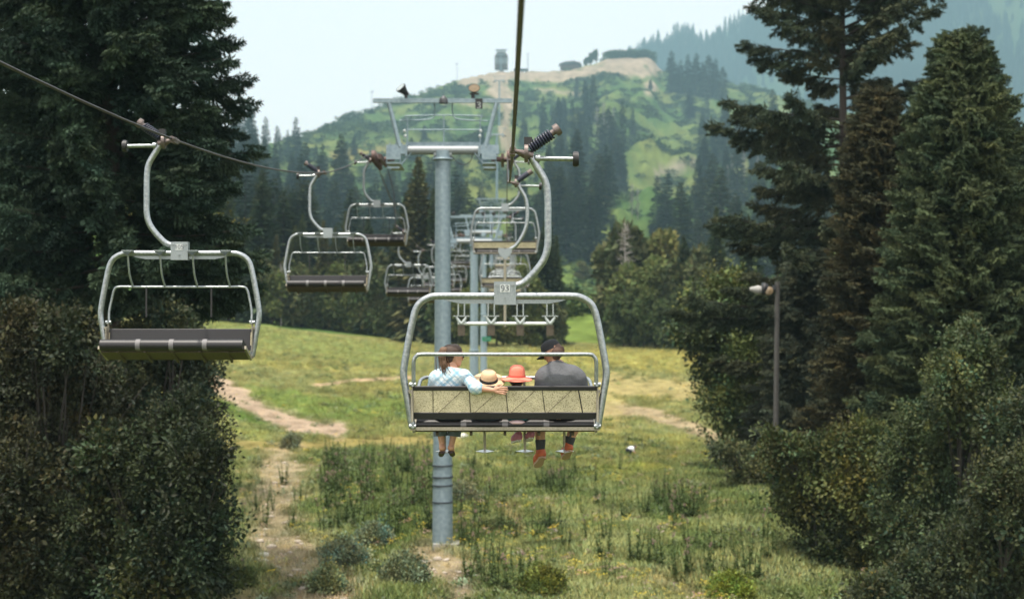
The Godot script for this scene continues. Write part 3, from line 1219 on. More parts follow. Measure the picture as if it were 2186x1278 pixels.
func tower(label: String, d: float, rope: float, foot: float, detail: bool, group := "") -> Node3D:
	var x := -2.06
	var t := thing("lift_tower", label, "lift tower", Vector3(x, foot, -d), 0.0, group)
	var top := rope - foot
	var arm := top + 0.12
	var s := Shape.new()
	s.tube([Vector3(0, -0.1, 0), Vector3(0, top * 0.42, 0), Vector3(0, top * 0.425, 0), Vector3(0, arm - 0.02, 0)], [0.345, 0.295, 0.275, 0.252], 18)
	part("column", s.mesh(), M.tower_paint, t)
	var fg := Shape.new()
	for yy in [top * 0.42, arm - 0.3]:
		fg.lathe([Vector2(0.2, -0.03), Vector2(0.37 if yy < top * 0.5 else 0.33, -0.03), Vector2(0.37 if yy < top * 0.5 else 0.33, 0.03), Vector2(0.2, 0.03)], Transform3D(Basis.IDENTITY, Vector3(0, yy, 0)), 20)
	part("flange", fg.mesh(), M.tower_paint, t)
	var fo := Shape.new()
	fo.box(Vector3(0.12, -0.02, 0), Vector3(0.86, 0.42, 0.86))
	part("footing", fo.mesh(), M.concrete, t)
	var a := Shape.new()
	a.tube([Vector3(-1.75, arm, 0), Vector3(1.75, arm, 0)], [0.15], 12)
	a.tube([Vector3(-0.3, arm - 0.14, 0), Vector3(0.3, arm - 0.14, 0)], [0.13], 10)
	part("cross_arm", a.mesh(), M.arm_paint, t)
	var lift := Shape.new()
	lift.tube([Vector3(-1.42, arm + 0.1, 0.1), Vector3(-1.78, arm + 1.55, 0.1)], [0.075], 8)
	lift.tube([Vector3(1.42, arm + 0.1, 0.1), Vector3(1.78, arm + 1.55, 0.1)], [0.075], 8)
	lift.box(Vector3(0, arm + 1.63, 0.1), Vector3(4.6, 0.14, 0.12))
	part("lifting_frame", lift.mesh(), M.tower_paint, t)
	var pf := Shape.new()
	pf.box(Vector3(0, arm + 0.24, -0.45), Vector3(2.45, 0.05, 0.6))
	pf.box(Vector3(0, arm + 0.22, -0.14), Vector3(2.45, 0.14, 0.02))
	part("platform", pf.mesh(), M.tower_paint, t)
	var ra := Shape.new()
	ra.tube(smooth_path([Vector3(-1.22, arm + 0.24, -0.72), Vector3(-1.22, arm + 1.1, -0.72), Vector3(-1.12, arm + 1.25, -0.72), Vector3(1.12, arm + 1.25, -0.72), Vector3(1.22, arm + 1.1, -0.72), Vector3(1.22, arm + 0.24, -0.72)], 3), [0.022], 6)
	ra.tube([Vector3(-1.22, arm + 0.78, -0.72), Vector3(1.22, arm + 0.78, -0.72)], [0.02], 6)
	ra.tube([Vector3(0, arm + 0.24, -0.72), Vector3(0, arm + 1.25, -0.72)], [0.02], 6)
	ra.tube(smooth_path([Vector3(-0.28, arm + 1.56, 0.1), Vector3(-0.28, arm + 1.25, -0.2), Vector3(-0.45, arm + 1.06, -0.2), Vector3(-1.45, arm + 1.02, -0.2)], 3), [0.022], 6)
	ra.tube(smooth_path([Vector3(0.32, arm + 1.56, 0.1), Vector3(0.32, arm + 1.25, -0.2), Vector3(0.5, arm + 1.06, -0.2), Vector3(1.5, arm + 1.0, -0.2)], 3), [0.022], 6)
	part("railing", ra.mesh(), M.tower_paint, t)
	for sgn in [-1.0, 1.0]:
		var sa := Shape.new()
		sa.box(Vector3(sgn * 1.55, arm + 0.02, 0), Vector3(0.62, 0.3, 0.3))
		sa.box(Vector3(sgn * 1.2, arm, 0.0), Vector3(0.05, 0.42, 0.36))
		for k in 3:
			sa.tube([Vector3(sgn * (1.35 + 0.2 * k), arm + 0.15, 0.1), Vector3(sgn * (1.35 + 0.2 * k), arm + 0.24, 0.1)], [0.02], 6)
		part("saddle", sa.mesh(), M.tower_paint, t)
		# sheave train under the rope
		var beam := Shape.new()
		beam.box(Vector3(sgn * 1.98, top - 0.22, 0), Vector3(0.1, 0.16, 2.6))
		beam.tube([Vector3(sgn * 1.6, top - 0.16, 0), Vector3(sgn * 2.25, top - 0.2, 0)], [0.09], 8)
		var train := part("sheave_train", beam.mesh(), M.rust_dark, t)
		for k in 6:
			var wh := Shape.new()
			var z := -1.25 + 0.5 * k
			wh.tube([Vector3(sgn * 2.12, top - 0.22, z), Vector3(sgn * 2.15, top - 0.22, z), Vector3(sgn * 2.21, top - 0.22, z), Vector3(sgn * 2.24, top - 0.22, z)], [0.2, 0.19, 0.19, 0.2], 14)
			part("sheave", wh.mesh(), M.rust_dark, train)
		var cw := Shape.new()
		cw.box(Vector3(sgn * 1.55, top - 0.42, 0.0), Vector3(0.44, 0.04, 2.2))
		cw.box(Vector3(sgn * 1.55, top - 0.2, 1.08), Vector3(0.46, 0.2, 0.03))
		cw.box(Vector3(sgn * 1.55, top - 0.56, 1.06), Vector3(0.4, 0.06, 0.03))
		for e in [-0.22, 0.22]:
			cw.tube([Vector3(sgn * 1.55 + e, top - 0.42, 1.05), Vector3(sgn * 1.55 + e, top - 0.1, 1.05)], [0.02], 6)
		cw.tube([Vector3(sgn * 1.4, top - 0.4, 0.1), Vector3(sgn * 1.05, arm - 0.1, 0.1)], [0.025], 6)
		part("catwalk", cw.mesh(), M.tower_paint, t)
		if detail:
			var gl := SphereMesh.new()
			gl.radius = 0.05
			gl.height = 0.12
			for k in 2:
				var go := part("insulator", gl, M.white_paint, t)
				go.position = Vector3(sgn * (1.26 - 0.03 * k), arm + 0.62 - 0.17 * k, 0.15)
	if detail:
		# two floodlights on the frame
		var fl := Shape.new()
		fl.tube([Vector3(-1.2, arm + 1.7, 0.1), Vector3(-1.22, arm + 1.82, 0.1)], [0.05], 8)
		fl.lathe([Vector2(0.02, -0.26), Vector2(0.08, -0.25), Vector2(0.1, -0.12), Vector2(0.16, 0.02), Vector2(0.19, 0.1), Vector2(0.17, 0.11), Vector2(0.0, 0.06)], Transform3D(Basis(Vector3.BACK, 0.75) * Basis(Vector3.RIGHT, 0.5), Vector3(-1.33, arm + 2.0, 0.1)), 16)
		var f1 := part("floodlight", fl.mesh(), M.black, t)
		f1.set_meta("label", "black floodlight tilted to the left")
		var lens := Shape.new()
		lens.lathe([Vector2(0.0, 0.0), Vector2(0.165, 0.0)], Transform3D(Basis(Vector3.BACK, 0.75) * Basis(Vector3.RIGHT, 0.5), Vector3(-1.40, arm + 2.08, 0.13)), 16)
		part("lamp_glass", lens.mesh(), M.glass_grey, f1)
		var fr := Shape.new()
		fr.tube([Vector3(1.0, arm + 1.7, 0.1), Vector3(1.0, arm + 1.86, 0.1)], [0.06], 8)
		var ob := Transform3D(Basis(Vector3.RIGHT, PI / 2 - 0.35), Vector3(1.04, arm + 2.02, 0.1))
		fr.lathe([Vector2(0.0, -0.18), Vector2(0.09, -0.17), Vector2(0.16, -0.05), Vector2(0.2, 0.06), Vector2(0.19, 0.075), Vector2(0.175, 0.06)], ob, 18, Vector3(1.0, 1, 0.78))
		fr.box(Vector3(1.04, arm + 1.86, 0.1), Vector3(0.3, 0.03, 0.16))
		var f2 := part("floodlight", fr.mesh(), M.black, t)
		f2.set_meta("label", "floodlight with an oval tan face")
		var ln := Shape.new()
		ln.lathe([Vector2(0.0, 0.072), Vector2(0.03, 0.066), Vector2(0.18, 0.064)], ob, 18, Vector3(1.0, 1, 0.78))
		part("lamp_glass", ln.mesh(), M.lamp_tan, f2)
		var hz := Shape.new()
		hz.lathe([Vector2(0.15, -0.1), Vector2(0.15, 0.02), Vector2(0.1, 0.1), Vector2(0.02, 0.16), Vector2(0.0, 0.2)], Transform3D(Basis.IDENTITY, Vector3(0.03, arm + 1.64, 0.12)), 14)
		part("pulley_hook", hz.mesh(), M.dark_metal, t)
		var sg := Shape.new()
		sg.box(Vector3(1.2, arm + 1.52, 0.19), Vector3(0.24, 0.34, 0.015))
		var so := part("number_sign", sg.mesh(), M.black, t)
		text_part("3", Vector3(1.2, arm + 1.47, 0.2), 0.2, so, M.white_paint)
		var lp := Shape.new()
		lp.tube(smooth_path([Vector3(0.3, arm - 0.2, 0.1), Vector3(0.5, arm - 0.42, 0.1), Vector3(0.72, arm - 0.48, 0.1), Vector3(0.92, arm - 0.36, 0.1), Vector3(1.0, arm - 0.1, 0.1)], 4), [0.014], 5)
		lp.tube([Vector3(-1.85, top - 0.35, 0.2), Vector3(-1.6, top - 1.3, 0.2), Vector3(-1.55, top - 2.4, 0.2)], [0.018], 5)
		part("signal_cable", lp.mesh(), M.dark_metal, t)
		for y in [2.72, 2.34, 2.07, 1.52]:
			var bd := Shape.new()
			bd.lathe([Vector2(0.325, -0.028), Vector2(0.35, -0.024), Vector2(0.35, 0.024), Vector2(0.325, 0.028)], Transform3D(Basis(Vector3.BACK, 0.01), Vector3(0, y, 0)), 18)
			part("band", bd.mesh(), M.band_dark, t)
		var ladder := Shape.new()
		for e in [-0.16, 0.16]:
			ladder.tube([Vector3(e, 3.2, -0.45), Vector3(e, arm, -0.38)], [0.018], 5)
		for k in 30:
			ladder.tube([Vector3(-0.16, 3.3 + 0.3 * k, -0.45 + 0.002 * k), Vector3(0.16, 3.3 + 0.3 * k, -0.45 + 0.002 * k)], [0.012], 4)
		part("ladder", ladder.mesh(), M.galv, t)
	return t


# ---------------------------------------------------------------- people
# bones: [a, b, radius at a, radius at b]; clips: [point, outward normal]; the joined surface goes into s
func skin(s: Shape, bones: Array, cell: float, k: float, clips := [], grow := 0.0) -> void:
	var lo := Vector3.ONE * 1e9
	var hi := Vector3.ONE * -1e9
	for b in bones:
		var r: float = maxf(b[2], b[3]) + grow + cell * 3.0 + k * 0.3
		for e in 2:
			lo = lo.min(b[e] - Vector3.ONE * r)
			hi = hi.max(b[e] + Vector3.ONE * r)
	var nx := int((hi.x - lo.x) / cell) + 2
	var ny := int((hi.y - lo.y) / cell) + 2
	var nzz := int((hi.z - lo.z) / cell) + 2
	var f := PackedFloat32Array()
	f.resize(nx * ny * nzz)
	f.fill(1000.0)
	for b in bones:
		var a: Vector3 = b[0]
		var ba: Vector3 = b[1] - a
		var l2 := maxf(ba.length_squared(), 1e-9)
		var ra: float = b[2] + grow
		var rb: float = b[3] + grow
		var reach := maxf(ra, rb) + cell * 2.5 + k * 0.3
		var mn := ((a.min(b[1]) - Vector3.ONE * reach - lo) / cell).floor()
		var mx := ((a.max(b[1]) + Vector3.ONE * reach - lo) / cell).ceil()
		for z in range(maxi(0, int(mn.z)), mini(nzz, int(mx.z) + 1)):
			for y in range(maxi(0, int(mn.y)), mini(ny, int(mx.y) + 1)):
				var row := (z * ny + y) * nx
				for x in range(maxi(0, int(mn.x)), mini(nx, int(mx.x) + 1)):
					var p := lo + Vector3(x, y, z) * cell - a
					var t := clampf(p.dot(ba) / l2, 0.0, 1.0)
					var d := (p - ba * t).length() - lerpf(ra, rb, t)
					var o := f[row + x]
					if o < 900.0:
						var h := maxf(k - absf(o - d), 0.0) / k
						d = minf(o, d) - h * h * k * 0.25
					f[row + x] = d
	for c in clips:
		var cp: Vector3 = c[0]
		var cn: Vector3 = c[1]
		for z in nzz:
			for y in ny:
				var row := (z * ny + y) * nx
				for x in nx:
					if f[row + x] < cell * 3.0:
						f[row + x] = maxf(f[row + x], (lo + Vector3(x, y, z) * cell - cp).dot(cn))
	var ids := PackedInt32Array()
	ids.resize(f.size())
	ids.fill(-1)
	var offs := [0, 1, nx, nx + 1, nx * ny, nx * ny + 1, nx * ny + nx, nx * ny + nx + 1]
	var corner := [Vector3(0, 0, 0), Vector3(1, 0, 0), Vector3(0, 1, 0), Vector3(1, 1, 0), Vector3(0, 0, 1), Vector3(1, 0, 1), Vector3(0, 1, 1), Vector3(1, 1, 1)]
	var edges := [[0, 1], [2, 3], [4, 5], [6, 7], [0, 2], [1, 3], [4, 6], [5, 7], [0, 4], [1, 5], [2, 6], [3, 7]]
	for z in nzz - 1:
		for y in ny - 1:
			var row := (z * ny + y) * nx
			for x in nx - 1:
				var i := row + x
				if absf(f[i]) > cell * 2.0:
					continue
				var neg := 0
				for q in offs:
					if f[i + q] < 0.0:
						neg += 1
				if neg == 0 or neg == 8:
					continue
				var sum := Vector3.ZERO
				var cnt := 0
				for e in edges:
					var fa := f[i + offs[e[0]]]
					var fb := f[i + offs[e[1]]]
					if (fa < 0.0) != (fb < 0.0):
						var t := fa / (fa - fb)
						sum += (corner[e[0]] as Vector3).lerp(corner[e[1]], t)
						cnt += 1
				var g := Vector3(f[i + 1] + f[i + offs[3]] + f[i + offs[5]] + f[i + offs[7]] - f[i] - f[i + offs[2]] - f[i + offs[4]] - f[i + offs[6]],
					f[i + offs[2]] + f[i + offs[3]] + f[i + offs[6]] + f[i + offs[7]] - f[i] - f[i + 1] - f[i + offs[4]] - f[i + offs[5]],
					f[i + offs[4]] + f[i + offs[5]] + f[i + offs[6]] + f[i + offs[7]] - f[i] - f[i + 1] - f[i + offs[2]] - f[i + offs[3]])
				ids[i] = s.vert(lo + (Vector3(x, y, z) + sum / cnt) * cell, g.normalized())
	for z in range(1, nzz - 1):
		for y in range(1, ny - 1):
			for x in range(1, nx - 1):
				var i := (z * ny + y) * nx + x
				if ids[i] < 0:
					continue
				for ax in 3:
					var st: int = [1, nx, nx * ny][ax]
					if (f[i] < 0.0) == (f[i + st] < 0.0):
						continue
					var u: int = [nx, nx * ny, 1][ax]
					var w: int = [nx * ny, 1, nx][ax]
					var q0 := ids[i]
					var q1 := ids[i - u]
					var q2 := ids[i - u - w]
					var q3 := ids[i - w]
					if q1 >= 0 and q2 >= 0 and q3 >= 0:
						s.face(q0, q1, q2)
						s.face(q0, q2, q3)


# wrist, pointing direction, direction from little finger to index, size
func hand_bones(w: Vector3, dir: Vector3, up: Vector3, curl: Vector3, k := 1.0) -> Array:
	var out := []
	var palm := w + dir * 0.075 * k
	out.append([w, w + dir * 0.05 * k + up * 0.018 * k, 0.02 * k, 0.02 * k])
	out.append([w, w + dir * 0.05 * k - up * 0.018 * k, 0.02 * k, 0.019 * k])
	var off := [0.03, 0.01, -0.011, -0.03]
	var ln := [0.072, 0.08, 0.074, 0.058]
	for q in 4:
		var a: Vector3 = palm + up * off[q] * k
		out.append([w + dir * 0.03 * k + up * off[q] * 0.7 * k, a, 0.014 * k, 0.0105 * k])
		var m: Vector3 = a + (dir + curl * 0.25).normalized() * ln[q] * 0.5 * k + up * off[q] * 0.12 * k
		out.append([a, m, 0.0098 * k, 0.009 * k])
		out.append([m, m + (dir + curl * 0.8).normalized() * ln[q] * 0.5 * k, 0.009 * k, 0.0075 * k])
	var t0 := w + dir * 0.02 * k + up * 0.022 * k
	var t1 := t0 + (dir * 0.7 + up * 0.8 + curl * 0.2).normalized() * 0.045 * k
	out.append([t0, t1, 0.014 * k, 0.011 * k])
	out.append([t1, t1 + (dir * 0.95 + up * 0.3 + curl * 0.2).normalized() * 0.035 * k, 0.0105 * k, 0.008 * k])
	return out


# c: middle of the head, look: where the face points, k: size (1 = adult)
func head_bones(c: Vector3, look: Vector3, k: float, neck: Vector3) -> Array:
	var up := Vector3.UP
	var side := look.cross(up).normalized()
	up = side.cross(look).normalized()
	var o := []
	o.append([c + up * 0.028 * k - look * 0.022 * k, c + up * 0.03 * k + look * 0.02 * k, 0.083 * k, 0.08 * k])
	o.append([c + look * 0.03 * k, c - up * 0.075 * k + look * 0.05 * k, 0.066 * k, 0.034 * k])
	for e in [-1.0, 1.0]:
		o.append([c - up * 0.03 * k + side * 0.048 * k * e - look * 0.005 * k, c - up * 0.08 * k + look * 0.045 * k + side * 0.015 * k * e, 0.024 * k, 0.02 * k])
		o.append([c - up * 0.0 * k + side * 0.08 * k * e - look * 0.008 * k, c - up * 0.022 * k + side * 0.079 * k * e - look * 0.004 * k, 0.012 * k, 0.008 * k])
		o.append([c + up * 0.012 * k + side * 0.028 * k * e + look * 0.083 * k, c + up * 0.012 * k + side * 0.04 * k * e + look * 0.076 * k, 0.011 * k, 0.01 * k])
	o.append([c + up * 0.008 * k + look * 0.088 * k, c - up * 0.028 * k + look * 0.108 * k, 0.009 * k, 0.0115 * k])
	o.append([c - up * 0.056 * k + look * 0.08 * k - side * 0.015 * k, c - up * 0.056 * k + look * 0.08 * k + side * 0.015 * k, 0.0085 * k, 0.0085 * k])
	o.append([c - up * 0.07 * k + look * 0.072 * k, c - up * 0.09 * k + look * 0.066 * k, 0.012 * k, 0.015 * k])
	o.append([neck, c - up * 0.03 * k - look * 0.015 * k, 0.052 * k, 0.05 * k])
	return o


func cloth(called: String, bones: Array, cell: float, k: float, m: Material, parent: Node, org: Vector3, clips := [], grow := 0.0) -> MeshInstance3D:
	var s := Shape.new()
	skin(s, bones, cell, k, clips, grow)
	for i in s.v.size():
		s.v[i] -= org
	return part(called, s.mesh(), m, parent)


func limb(pts: Array, rs: Array) -> Array:
	var o := []
	for i in pts.size() - 1:
		o.append([pts[i], pts[i + 1], rs[i], rs[i + 1]])
	return o


func hat(parent: Node, profile: Array, tf: Transform3D, m: Material, squash := Vector3.ONE) -> MeshInstance3D:
	var s := Shape.new()
	s.lathe(profile, tf, 28, squash)
	return part("hat", s.mesh(), m, parent)


func shoe(parent: Node, org: Vector3, heel: Vector3, toe: Vector3, k: float, m: Material, sole_m: Material) -> void:
	var dir := (toe - heel).normalized()
	var down := Vector3(0, -1, 0.0) - dir * Vector3(0, -1, 0).dot(dir)
	down = down.normalized()
	var side := dir.cross(down)
	var l := (toe - heel).length()
	var bs := [[heel - down * 0.04 * k, heel - down * 0.0 * k, 0.036 * k, 0.036 * k], [heel, heel + dir * l * 0.6, 0.037 * k, 0.038 * k], [heel + dir * l * 0.6 + side * 0.008 * k, toe, 0.04 * k, 0.03 * k], [heel - down * 0.035 * k, heel + dir * l * 0.5 - down * 0.012 * k, 0.032 * k, 0.03 * k]]
	var o := cloth("shoe", bs, 0.009, 0.03, m, parent, org, [[heel + down * 0.03 * k, down]])
	var sl := Shape.new()
	var pts := PackedVector2Array()
	for q in [[-0.04, 0.032], [0.3, 0.03], [0.65, 0.04], [0.95, 0.033], [1.08, 0.0]]:
		pts.append(Vector2(q[0] * l, q[1] * k))
	for q in [[0.95, -0.036], [0.65, -0.042], [0.3, -0.03], [-0.04, -0.032], [-0.12, 0.0]]:
		pts.append(Vector2(q[0] * l, q[1] * k))
	var flat := Shape.new()
	extrude(flat, pts, Vector3.ZERO, 0.022 * k)
	var tf := Transform3D(Basis(dir, -side, down), heel + down * 0.036 * k - org)
	for i in flat.v.size():
		flat.v[i] = tf * flat.v[i]
		flat.n[i] = tf.basis * flat.n[i]
	part("sole", flat.mesh(), sole_m, o)


func people(chair_at: Vector3) -> void:
	# ---- woman
	var org := Vector3(-0.6, -2.83, -0.22)
	var w := thing("person", "person in a pale blue plaid shirt with a brown ponytail, arm laid along the backrest", "person", chair_at + org)
	var S := Vector3(-0.435, -2.375, -0.1)
	var E := Vector3(-0.31, -2.5, 0.085)
	var W := Vector3(-0.125, -2.525, 0.115)
	var torso := [[Vector3(-0.68, -2.76, -0.16), Vector3(-0.52, -2.76, -0.16), 0.12, 0.12], [Vector3(-0.62, -2.74, -0.15), Vector3(-0.605, -2.5, -0.15), 0.115, 0.115], [Vector3(-0.66, -2.52, -0.14), Vector3(-0.69, -2.41, -0.13), 0.105, 0.085], [Vector3(-0.54, -2.52, -0.14), Vector3(-0.52, -2.4, -0.12), 0.105, 0.085], [Vector3(-0.7, -2.42, -0.13), Vector3(-0.5, -2.39, -0.11), 0.064, 0.064], [Vector3(-0.595, -2.32, -0.13), Vector3(-0.7, -2.405, -0.13), 0.05, 0.058], [Vector3(-0.595, -2.32, -0.13), Vector3(-0.48, -2.385, -0.11), 0.05, 0.058], [Vector3(-0.6, -2.4, -0.12), Vector3(-0.595, -2.31, -0.13), 0.075, 0.055]]
	var arm_r := limb([S, E, W], [0.052, 0.042, 0.026])
	var arm_l := limb([Vector3(-0.745, -2.41, -0.14), Vector3(-0.8, -2.63, -0.22), Vector3(-0.68, -2.68, -0.42)], [0.055, 0.042, 0.028])
	var legs := limb([Vector3(-0.69, -2.76, -0.2), Vector3(-0.725, -2.68, -0.55), Vector3(-0.715, -2.9, -0.55), Vector3(-0.69, -3.16, -0.53)], [0.09, 0.066, 0.05, 0.03])
	legs += limb([Vector3(-0.52, -2.76, -0.2), Vector3(-0.52, -2.68, -0.55), Vector3(-0.535, -2.9, -0.55), Vector3(-0.585, -3.16, -0.53)], [0.09, 0.066, 0.05, 0.03])
	var feet := [limb([Vector3(-0.715, -2.9, -0.55), Vector3(-0.69, -3.16, -0.53), Vector3(-0.685, -3.185, -0.515), Vector3(-0.69, -3.225, -0.6), Vector3(-0.70, -3.24, -0.66)], [0.05, 0.029, 0.034, 0.03, 0.022]), limb([Vector3(-0.535, -2.9, -0.55), Vector3(-0.585, -3.16, -0.53), Vector3(-0.59, -3.185, -0.515), Vector3(-0.585, -3.225, -0.6), Vector3(-0.58, -3.24, -0.66)], [0.05, 0.029, 0.034, 0.03, 0.022])]
	var hc := Vector3(-0.55, -2.175, -0.15)
	var look := Vector3(0.92, -0.06, -0.38).normalized()
	var s := Shape.new()
	for e in feet:
		skin(s, e, 0.008, 0.012)
	skin(s, torso + arm_r + arm_l + legs.slice(0, 2) + legs.slice(3, 5) + [[Vector3(-0.595, -2.36, -0.13), Vector3(-0.57, -2.24, -0.14), 0.052, 0.05]], 0.014, 0.05)
	skin(s, head_bones(hc, look, 1.0, Vector3(-0.59, -2.33, -0.135)), 0.0065, 0.022)
	skin(s, hand_bones(W, Vector3(0.99, -0.03, 0.05).normalized(), Vector3(0.06, 0.99, 0).normalized(), Vector3(0, -0.1, -0.35)), 0.0045, 0.008)
	skin(s, hand_bones(Vector3(-0.68, -2.68, -0.42), Vector3(0.5, 0, -0.8).normalized(), Vector3(0.7, 0.3, 0.5).normalized(), Vector3(0, -0.6, 0)), 0.0065, 0.01)
	for i in s.v.size():
		s.v[i] -= org
	part("body", s.mesh(), M.skin, w)
	var sleeve := [[S, E, 0.055, 0.05], [E, E + (W - E) * 0.12, 0.05, 0.046]]
	cloth("shirt", torso.slice(1) + sleeve + limb([Vector3(-0.745, -2.41, -0.14), Vector3(-0.8, -2.63, -0.22), Vector3(-0.77, -2.64, -0.28)], [0.055, 0.045, 0.042]), 0.011, 0.045, M.plaid, w, org, [[Vector3(-0.6, -2.305, -0.12), Vector3(0.1, 1, -0.35).normalized()]], 0.013)
	# collar
	var colr := Shape.new()
	colr.lathe([Vector2(0.085, -0.03), Vector2(0.072, 0.012), Vector2(0.066, 0.014), Vector2(0.062, -0.02)], Transform3D(Basis(Vector3.RIGHT, -0.25), Vector3(-0.592, -2.305, -0.135) - org), 16)
	part("collar", colr.mesh(), M.plaid, w)
	var cuff := Shape.new()
	var ed := (W - E).normalized()
	cuff.tube([E + ed * 0.01 - org, E + ed * 0.02 - org, E + ed * 0.06 - org, E + ed * 0.065 - org], [0.05, 0.057, 0.055, 0.048], 12)
	part("sleeve_cuff", cuff.mesh(), M.plaid, w)
	cloth("trousers", torso.slice(0, 1) + legs.slice(0, 2) + legs.slice(3, 5), 0.014, 0.05, M.denim, w, org, [], 0.014)
	for e in [[Vector3(-0.712, -2.985, -0.55), Vector3(-0.707, -3.06, -0.545)], [Vector3(-0.55, -2.985, -0.55), Vector3(-0.56, -3.06, -0.545)]]:
		var cf := Shape.new()
		cf.tube([e[0] - org + Vector3(0, 0.12, 0), e[0] - org, e[0] - org, e[1] - org, e[1] - org + Vector3(0, 0.004, 0)], [0.07, 0.066, 0.076, 0.076, 0.055], 14)
		part("trouser_cuff", cf.mesh(), M.denim_light, w)
	for e in [[Vector3(-0.684, -3.215, -0.49), Vector3(-0.705, -3.268, -0.68)], [Vector3(-0.59, -3.213, -0.49), Vector3(-0.58, -3.266, -0.68)]]:
		var sd := Shape.new()
		sd.tube([e[0] - org, (e[0] + e[1]) / 2.0 - org, e[1] - org], [0.036, 0.036, 0.034], 10)
		for i in sd.v.size():
			sd.v[i].y = minf(sd.v[i].y, lerpf(e[0].y, e[1].y, clampf((e[0].z - org.z - sd.v[i].z) / 0.18, 0, 1)) - org.y - 0.006)
		part("sandal", sd.mesh(), M.leather, w)
	# hair drawn back into a ponytail
	var hair := [[hc + Vector3(-0.035, 0.04, 0.02), hc + Vector3(0.012, 0.05, 0.0), 0.09, 0.082], [hc + Vector3(-0.06, 0.0, 0.03), hc + Vector3(-0.05, -0.03, 0.035), 0.066, 0.05]]
	var ho := cloth("hair", hair, 0.008, 0.03, M.hair_brown, w, org, [[hc + look * 0.055, (look + Vector3(0, -0.45, 0)).normalized()]])
	var tail := [hc + Vector3(-0.07, 0.075, 0.06), hc + Vector3(-0.108, 0.062, 0.075), hc + Vector3(-0.12, 0.0, 0.085), hc + Vector3(-0.105, -0.085, 0.088), hc + Vector3(-0.08, -0.165, 0.075)]
	cloth("ponytail", limb(tail, [0.026, 0.036, 0.04, 0.034, 0.012]), 0.008, 0.02, M.hair_light, ho, org)
	var strands := Shape.new()
	for k in 16:
		var off := Vector3(rng.randfn(0, 0.02), 0, rng.randfn(0.012, 0.014))
		var sp := []
		for q in 5:
			sp.append(tail[q] + off * (0.6 + 0.35 * q) - org + Vector3(0, -0.012 * q * rng.randf(), 0))
		strands.tube(smooth_path(sp, 3), [0.009, 0.009, 0.008, 0.007, 0.006, 0.005, 0.004], 4)
	part("hair_strands", strands.mesh(), M.hair_light, ho)
	var gl := Shape.new()
	var gs := look.cross(Vector3.UP).normalized()
	for e in [-1.0, 1.0]:
		gl.lathe([Vector2(0, 0.006), Vector2(0.024, 0.004), Vector2(0.026, -0.002), Vector2(0, -0.004)], Transform3D(Basis(gs, look, gs.cross(look)), hc + look * 0.098 + gs * 0.034 * e + Vector3(0, 0.008, 0) - org), 12)
		gl.tube([hc + look * 0.09 + gs * 0.055 * e + Vector3(0, 0.012, 0) - org, hc + gs * 0.088 * e + Vector3(0, 0.012, 0) - org], [0.004], 5)
	part("sunglasses", gl.mesh(), M.black, w)

	# ---- man
	org = Vector3(0.57, -2.83, -0.22)
	var m := thing("person", "person in a charcoal t-shirt and black cap looking down to the left, orange shoes", "person", chair_at + org)
	torso = [[Vector3(0.47, -2.75, -0.18), Vector3(0.67, -2.75, -0.18), 0.135, 0.135], [Vector3(0.57, -2.72, -0.17), Vector3(0.58, -2.5, -0.17), 0.15, 0.15], [Vector3(0.51, -2.58, -0.16), Vector3(0.48, -2.4, -0.14), 0.13, 0.125], [Vector3(0.66, -2.58, -0.16), Vector3(0.7, -2.4, -0.14), 0.13, 0.125], [Vector3(0.46, -2.42, -0.16), Vector3(0.74, -2.43, -0.15), 0.08, 0.08], [Vector3(0.565, -2.29, -0.15), Vector3(0.43, -2.395, -0.155), 0.062, 0.066], [Vector3(0.565, -2.29, -0.15), Vector3(0.765, -2.41, -0.145), 0.062, 0.066], [Vector3(0.57, -2.42, -0.12), Vector3(0.555, -2.27, -0.16), 0.12, 0.062]]
	arm_l = limb([Vector3(0.42, -2.41, -0.15), Vector3(0.37, -2.6, -0.22), Vector3(0.42, -2.66, -0.46)], [0.07, 0.05, 0.032])
	arm_r = limb([Vector3(0.775, -2.425, -0.14), Vector3(0.855, -2.6, -0.2), Vector3(0.78, -2.66, -0.45)], [0.07, 0.052, 0.032])
	legs = limb([Vector3(0.48, -2.75, -0.2), Vector3(0.385, -2.66, -0.6), Vector3(0.385, -2.86, -0.61), Vector3(0.39, -3.2, -0.6)], [0.105, 0.085, 0.076, 0.042])
	legs += limb([Vector3(0.67, -2.75, -0.2), Vector3(0.835, -2.66, -0.6), Vector3(0.8, -2.86, -0.61), Vector3(0.705, -3.13, -0.6)], [0.105, 0.085, 0.08, 0.044])
	hc = Vector3(0.505, -2.135, -0.17)
	look = Vector3(-0.72, -0.42, -0.55).normalized()
	s = Shape.new()
	skin(s, torso + arm_l + arm_r + legs, 0.015, 0.05)
	skin(s, head_bones(hc, look, 1.06, Vector3(0.545, -2.26, -0.14)), 0.007, 0.022)
	for e in [Vector3(0.42, -2.66, -0.46), Vector3(0.78, -2.66, -0.45)]:
		skin(s, hand_bones(e, Vector3(0, 0.1, -1).normalized(), Vector3(-1 if e.x > 0.6 else 1, 0, 0), Vector3(0, -0.6, 0), 1.1), 0.007, 0.01)
	for i in s.v.size():
		s.v[i] -= org
	part("body", s.mesh(), M.skin_tan, m)
	cloth("t_shirt", torso.slice(1) + limb([Vector3(0.42, -2.41, -0.15), Vector3(0.385, -2.55, -0.2)], [0.08, 0.07]) + limb([Vector3(0.775, -2.425, -0.14), Vector3(0.832, -2.56, -0.18)], [0.08, 0.072]), 0.011, 0.05, M.charcoal, m, org, [[Vector3(0.56, -2.225, -0.12), Vector3(0.2, 1, -0.45).normalized()]], 0.012)
